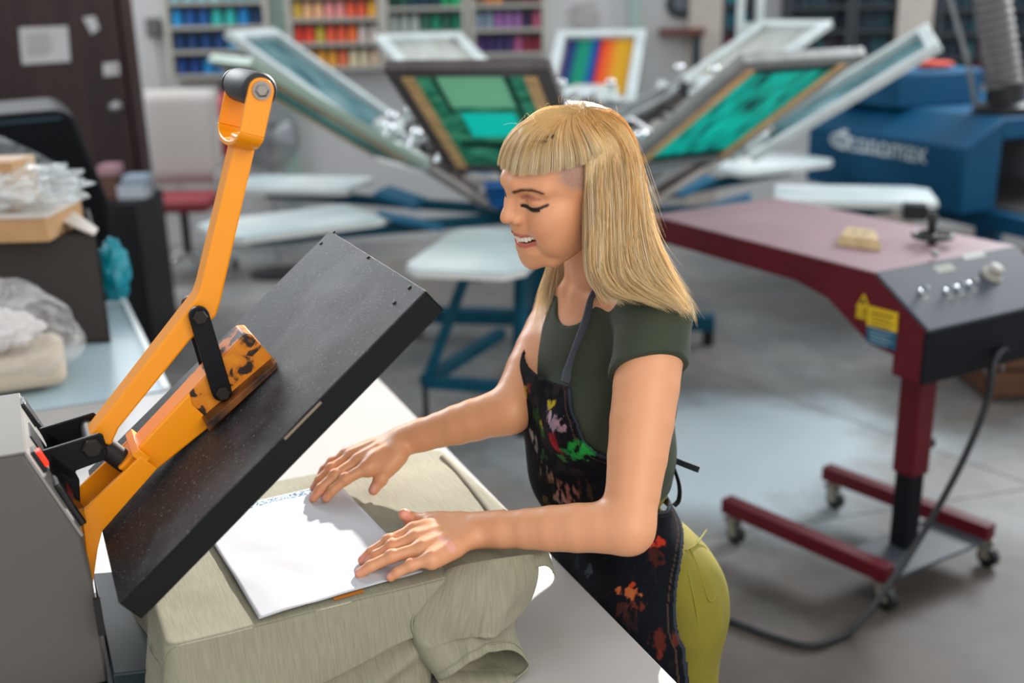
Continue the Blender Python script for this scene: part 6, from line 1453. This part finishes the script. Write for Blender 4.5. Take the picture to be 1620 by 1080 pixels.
_dd = np.arange(1.3, 1.7, .001); _pp = np.array([P(906, 176, d) for d in _dd]); _q = ((_pp-HORG)@HA.T-EC)/ER; R0 = _pp[np.argmax((_q**2).sum(1) < 1)]
r0l = HA@(R0-HORG)
GW[:, 0] = R0; GW[:, 1] = push_out((R0*.55+GW[:, 2]*.45), .002)
GR = resample(GW, NS)
def guide(u_):
    x = np.clip(u_, 0, 1)*(len(GR)-1); i = min(int(x), len(GR)-2); f = x-i
    p0, p1, p2, p3 = GR[max(i-1,0)], GR[i], GR[i+1], GR[min(i+2, len(GR)-1)]
    return .5*((2*p1)+(p2-p0)*f+(2*p0-5*p1+4*p2-p3)*f*f+(3*p1-p0-3*p2+p3)*f**3)
strands = []; scol = []; srad = []
axisP = HD(-.01, 0, .03)
tt = np.linspace(0, 1, NS)
CB = [np.array(srgb(c)) for c in ('#ffe2a4', '#fccf86', '#fff2d0', '#dba057', '#fffaea')]
def strand_color(n, rootdark=.5, pale=0., mid=.26):
    w_ = np.array([1., .75, .8+pale*2, .3, .5+pale*2]); w_ /= w_.sum(); c = (.55*CB[hr.choice(5, p=w_)] + .45*CB[hr.choice(5, p=w_)])*hr.uniform(.82, 1.08)
    t_ = np.linspace(0, 1, n)[:, None]; rt = np.array(srgb('#94703f'))
    g_ = np.array(srgb('#f2c886')); w2 = np.clip((t_-mid*.5)/mid, 0, 1)*(1-.35*hr.rand()); c = g_*(1-w2) + c*w2
    k_ = rootdark*np.clip(1-t_/.10, 0, 1); return c*(1-k_) + rt*k_ + (np.array(srgb('#ffefc8'))-c)*np.clip((t_-.6)/.4, 0, 1)*(.45+.3*pale)
nclump = 150
cl_u = np.sort(hr.rand(nclump)); cl_off = hr.randn(nclump, 3)
def noise_curve(seed, amp, n=NS):
    ph = hr.rand(3, 3)*6.28; fr = np.array([1.2, 2.6, 4.7]); a = np.array([1., .45, .2])
    return np.stack([sum(a[j]*np.sin(fr[j]*2*tt*np.pi/2+ph[k, j]) for j in range(3)) for k in range(3)], 1)*amp
cl_n = [noise_curve(0, .0042) for _ in range(nclump)]
for i in range(13000):
    c = hr.randint(nclump); u_ = cl_u[c] + hr.randn()*.011
    u_ = abs(u_); u_ = 2-u_ if u_ > 1 else u_
    g_ = guide(u_)
    lay = hr.rand()**1.6                               # 0 = surface, 1 = deepest
    inn = axisP - g_; inn[:, 2] *= .2; inn /= (np.linalg.norm(inn, axis=1)[:, None]+1e-6)
    prof = np.clip(tt/.15, 0, 1)
    p = g_ + inn*(lay*.022*prof)[:, None] + cl_n[c]*prof[:, None]*(.4+1.*tt)[:, None] + noise_curve(0, .0011)*prof[:, None]
    p = p + (hr.randn(3)*.0016)[None]*prof[:, None]
    p = push_out(p, -.007*lay)
    for _k in range(2): p[1:-1] = .5*p[1:-1] + .25*(p[:-2]+p[2:])
    # root spread along the parting
    k0_ = (1-prof)[:, None]; p = p + k0_*(hf*hr.uniform(-.022, .006) + hl*hr.uniform(-.006, .006))*1.0; p = push_out(p, -.007*lay)
    L_ = .84 + .16*hr.rand(); L_ = L_ - (.10 if hr.rand() < .25 else 0)
    tq = np.linspace(0, L_*(NS-1), NS); k0 = np.minimum(tq.astype(int), NS-2); f = (tq-k0)[:, None]; p = p[k0]*(1-f)+p[k0+1]*f
    strands.append(p); scol.append(strand_color(NS, .45, pale=1. if u_ > .8 else 0.)); srad.append(.0003+.00018*hr.rand())
# fringe
def fringe_guide(v_, s=0.):                         # v_: -1 near temple ... 1 far temple, in head coordinates
    a = v_*1.22; k_ = max(0, -v_-.9)
    ex = .006+.0925*math.cos(a*.97); ey = -.0745*math.sin(a)*1.0; ez = .0575 + .004*abs(v_) - .0*k_
    pts = [(.000, -.006*v_-.000, .1345), (.030+.01*math.cos(a), -.022*math.sin(a), .1375), (.012+.050*math.cos(a), -.052*math.sin(a), .114), (.010+.070*math.cos(a), -.068*math.sin(a), .096), (.008+.084*math.cos(a), -.0745*math.sin(a), .076), (ex, ey, ez)]
    dn = .012*max(0, v_); o = np.array([HD(q[0]-dn*.7*(0 < i_ < 4), q[1]*(1-.10*max(0, v_)), q[2]-dn*(0 < i_ < 4)) for i_, q in enumerate(pts)]); o[0] = R0; o[1] = push_out(R0*.62+o[2]*.38, .002); return o
NF = 18
cf_v = np.sort(hr.uniform(-1.45, 1, 96)); 
tf = np.linspace(0, 1, NF)
for i in range(6000):
    c = hr.randint(96); v_ = np.clip(cf_v[c] + hr.randn()*.02, -1.5, 1.04)
    g_ = resample(fringe_guide(v_)[None], NF)[0]
    lay = hr.rand()**1.5; cen = HD(0, 0, .05); inn = cen - g_; inn /= np.linalg.norm(inn, axis=1)[:, None]
    prof = np.clip(tf/.2, 0, 1)
    ph = hr.rand(3)*6.28
    tws = hl*(.0035*math.sin(cf_v[c]*37+1)*prof**1.3 + hr.randn()*.0012*prof + .0008*np.sin(6*tf+ph[0]))[:, None]
    p = g_ + inn*(lay*.007*prof)[:, None] + tws - inn*(.0012*(hr.rand()-.5)+.0016*math.sin(cf_v[c]*53))*prof[:, None]
    p = push_out(p, -.004*lay)
    for _k in range(9): p[1:-2] = .5*p[1:-2] + .25*(p[:-3]+p[2:-1])
    p = push_out(p, .0008-.004*lay)
    for _k in range(2): p[1:-1] = .5*p[1:-1] + .25*(p[:-2]+p[2:])
    p = p + (1-prof)[:, None]*(hl*hr.randn()*.004 + hf*hr.uniform(-.012, .008)); p = push_out(p, -.004*lay)
    for _k in range(9): p[1:-2] = .5*p[1:-2] + .25*(p[:-3]+p[2:-1])
    p = push_out(p, .0008-.004*lay)
    for _k in range(2): p[1:-1] = .5*p[1:-1] + .25*(p[:-2]+p[2:])
    Lx = 1. - .03*hr.rand() - .02*abs(math.sin(cf_v[c]*29)); tq = np.linspace(0, Lx*(NF-1), NF); k0 = np.minimum(tq.astype(int), NF-2); f = (tq-k0)[:, None]; p = p[k0]*(1-f)+p[k0+1]*f
    strands.append(p); scol.append(strand_color(NF, .3, pale=.4, mid=.6)); srad.append(.00028+.00016*hr.rand())
# flyaways
for i in range(260):
    g_ = guide(hr.uniform(.2, .75)); inn = g_-axisP; inn[:, 2] *= .3; inn /= np.linalg.norm(inn, axis=1)[:, None]
    a = hr.randint(3, 16); n_ = 10; base = g_[a:a+10] if a+10 <= NS else g_[NS-10:]
    k_ = np.linspace(0, 1, 10)[:, None]; p = base + inn[a:a+10][:len(base)]*k_**1.5*hr.uniform(.004, .022) + hr.randn(3)*.004*k_
    strands.append(p); scol.append(strand_color(len(p), 0, 1.)); srad.append(.00018)
for i in range(46):
    v_ = hr.uniform(-1, 1); q_ = A3(hr.uniform(-.05, .05), hr.uniform(-.045, .045), .07)-EC; o_ = HORG + (EC + q_/np.linalg.norm(q_/ER)*1.0)@HA; d = nz(hu + hf*hr.uniform(-.8, .9) + hl*hr.randn()*.5); s_ = nz(hr.randn(3)); L_ = hr.uniform(.012, .034); k_ = np.linspace(0, 1, 10)[:, None]
    p = o_ + d*L_*k_ + (s_-hu*.8)*L_*.5*k_**2; strands.append(p); scol.append(strand_color(10, 0, 1.)); srad.append(.00016)
VS = []; FS = []; CS = []; o_ = 0
for p, c, r_ in zip(strands, scol, srad):
    n_ = len(p); t_ = np.gradient(p, axis=0); t_ /= np.linalg.norm(t_, axis=1)[:, None]+1e-9
    a = np.cross(t_, A3(.3, .5, .81)); a /= np.linalg.norm(a, axis=1)[:, None]+1e-9; b2 = np.cross(t_, a)
    taper = np.clip((1.02-np.linspace(0, 1, n_))*5, .15, 1)[:, None]*r_
    ring = [p + taper*(math.cos(q)*a + math.sin(q)*b2) for q in (0, 2.094, 4.189)]
    VS.append(np.stack(ring, 1).reshape(-1, 3)); CS.append(np.repeat(c, 3, axis=0))
    i = np.arange(n_-1)[:, None]*3; 
    for k_ in range(3): FS.append(np.concatenate([o_+i+k_, o_+i+(k_+1) % 3, o_+i+3+(k_+1) % 3, o_+i+3+k_], 1))
    o_ += 3*n_
VS = np.concatenate(VS); FS = np.concatenate(FS); CS = np.concatenate(CS)
M_hair = mat('hair_blonde', '#dcb57a', .42, spec=.25); nt, b = nodes(M_hair); at = nt.nodes.new('ShaderNodeVertexColor'); at.layer_name = 'hair'; nt.links.new(at.outputs[0], b.inputs['Base Color'])
tr_ = nt.nodes.new('ShaderNodeBsdfTranslucent'); nt.links.new(at.outputs[0], tr_.inputs[0]); ms = nt.nodes.new('ShaderNodeMixShader'); ms.inputs[0].default_value = .4
out = [q for q in nt.nodes if q.type == 'OUTPUT_MATERIAL'][0]; nt.links.new(b.outputs[0], ms.inputs[1]); nt.links.new(tr_.outputs[0], ms.inputs[2]); nt.links.new(ms.outputs[0], out.inputs[0])
ho, _ = np_mesh('hair', VS, FS, M_hair, person); set_col(ho.data, 'hair', CS)
# dense under-layer of the same hair so that no scalp shows between the locks
def under():
    us = np.linspace(0, 1, 60); G_ = np.array([guide(u_) for u_ in us])[:, :NS-5]; inn = axisP - G_; inn[..., 2] *= .2; inn /= np.linalg.norm(inn, axis=2)[..., None]+1e-6
    G_ = G_ + inn*(.012*np.clip(np.linspace(0, 1, NS-5)/.2, 0.2, 1))[None, :, None]; G_ = push_out(G_, -.006); n0, n1 = G_.shape[:2]
    V_ = G_.reshape(-1, 3); F_ = np.array([(i*n1+j, (i+1)*n1+j, (i+1)*n1+j+1, i*n1+j+1) for i in range(n0-1) for j in range(n1-1)]); return V_, F_
V_, F_ = under(); uo, _ = np_mesh('hair_underlayer', V_, F_, M_hair, person); set_col(uo.data, 'hair', np.tile(np.array(srgb('#e0b878')), (len(V_), 1)))
G_ = np.array([resample((fringe_guide(v_))[None], NF)[0] for v_ in np.linspace(-1.45, 1, 40)])[:, 2:NF-1]; cen = HD(0, 0, .05); inn = cen-G_; inn /= np.linalg.norm(inn, axis=2)[..., None]; G_ = push_out(G_+inn*.007, -.0085)
V_ = G_.reshape(-1, 3); n1 = G_.shape[1]; F_ = np.array([(i*n1+j, (i+1)*n1+j, (i+1)*n1+j+1, i*n1+j+1) for i in range(39) for j in range(n1-1)]); uo, _ = np_mesh('hair_underlayer', V_, F_, M_hair, person); set_col(uo.data, 'hair', np.tile(np.array(srgb('#e0b878')), (len(V_), 1)))
cp_v = []; nu_, nv_ = 64, 26
for i in range(nu_):
    a = 2*math.pi*i/nu_
    for j in range(nv_):
        zlim = .068 if math.cos(a) > -.15 else -.01
        zz = (ER[2]-.0095)*math.sin(math.pi/2*(1-j/(nv_-1)*1.)); zz = max(zz, zlim-EC[2]); cz = math.sqrt(max(0, 1-(zz/(ER[2]-.0095))**2)); cp_v.append(HD(EC[0]+(ER[0]-.0095)*cz*math.cos(a), (ER[1]-.0095)*cz*math.sin(a), EC[2]+zz))
cp_v = np.array(cp_v); F_ = np.array([(i*nv_+j, ((i+1) % nu_)*nv_+j, ((i+1) % nu_)*nv_+j+1, i*nv_+j+1) for i in range(nu_) for j in range(nv_-1)]); uo, _ = np_mesh('hair_underlayer', cp_v, F_, M_hair, person); set_col(uo.data, 'hair', np.tile(np.array(srgb('#d0a058')), (len(cp_v), 1)))
print('hair', len(VS), _t.time()-_t0)
# ================================================================ light
w = bpy.data.worlds.new('world'); SC.world = w; w.use_nodes = True
bg = w.node_tree.nodes['Background']; bg.inputs['Color'].default_value = (.88, .95, 1.0, 1); bg.inputs['Strength'].default_value = .88
def spot(name, loc, tgt, power, size, ang, blend, col):
    l = bpy.data.lights.new(name, 'SPOT'); o = bpy.data.objects.new(name, l); COL.objects.link(o); o.location = tuple(loc); l.energy = power; l.shadow_soft_size = size; l.spot_size = math.radians(ang); l.spot_blend = blend; l.color = col
    o.rotation_euler = (Vector(tuple(tgt))-Vector(tuple(loc))).to_track_quat('-Z', 'Y').to_euler(); return o
tg = A3(.0, 1.5, 1.05); ld = nz(A3(.20, .90, .40))
spot('sun_spot', tg + ld*6.5, tg, 4000, .07, 17, .35, (1., .955, .89))  # added spot lamp standing in for the sun from behind
def area(name, loc, tgt, w_, h_, power, col):
    l = bpy.data.lights.new(name, 'AREA'); l.shape = 'RECTANGLE'; l.size = w_; l.size_y = h_; l.energy = power; l.color = col; o = bpy.data.objects.new(name, l); COL.objects.link(o); o.location = loc
    o.rotation_euler = (Vector(tgt)-Vector(loc)).to_track_quat('-Z', 'Y').to_euler(); return o
area('added_rim_light_right', (4.6, 6.6, 3.3), (.2, 1.6, 1.1), 2.4, 1.4, 230, (.93, .97, 1.))  # added area light that rims her hair and arm from behind; no window here
area('fill_light_front', (1.6, -1.3, 2.7), (.1, 1.5, 1.2), 2.6, 1.8, 52, (1., .90, .76))  # added soft warm fill from the camera side, no window there
area('added_rim_light_left', (-3.6, 6.9, 3.6), (0, 1.6, 1.1), 2.4, 1.4, 170, (.93, .97, 1.))  # added area light to rim her face and far hair, no window on this side
SC.view_settings.view_transform = 'Standard'; SC.view_settings.look = 'None'; SC.view_settings.gamma = 1; SC.view_settings.use_curve_mapping = False
SC.view_settings.exposure = 0.2
SC.cycles.max_bounces = 6; SC.cycles.use_denoising = True
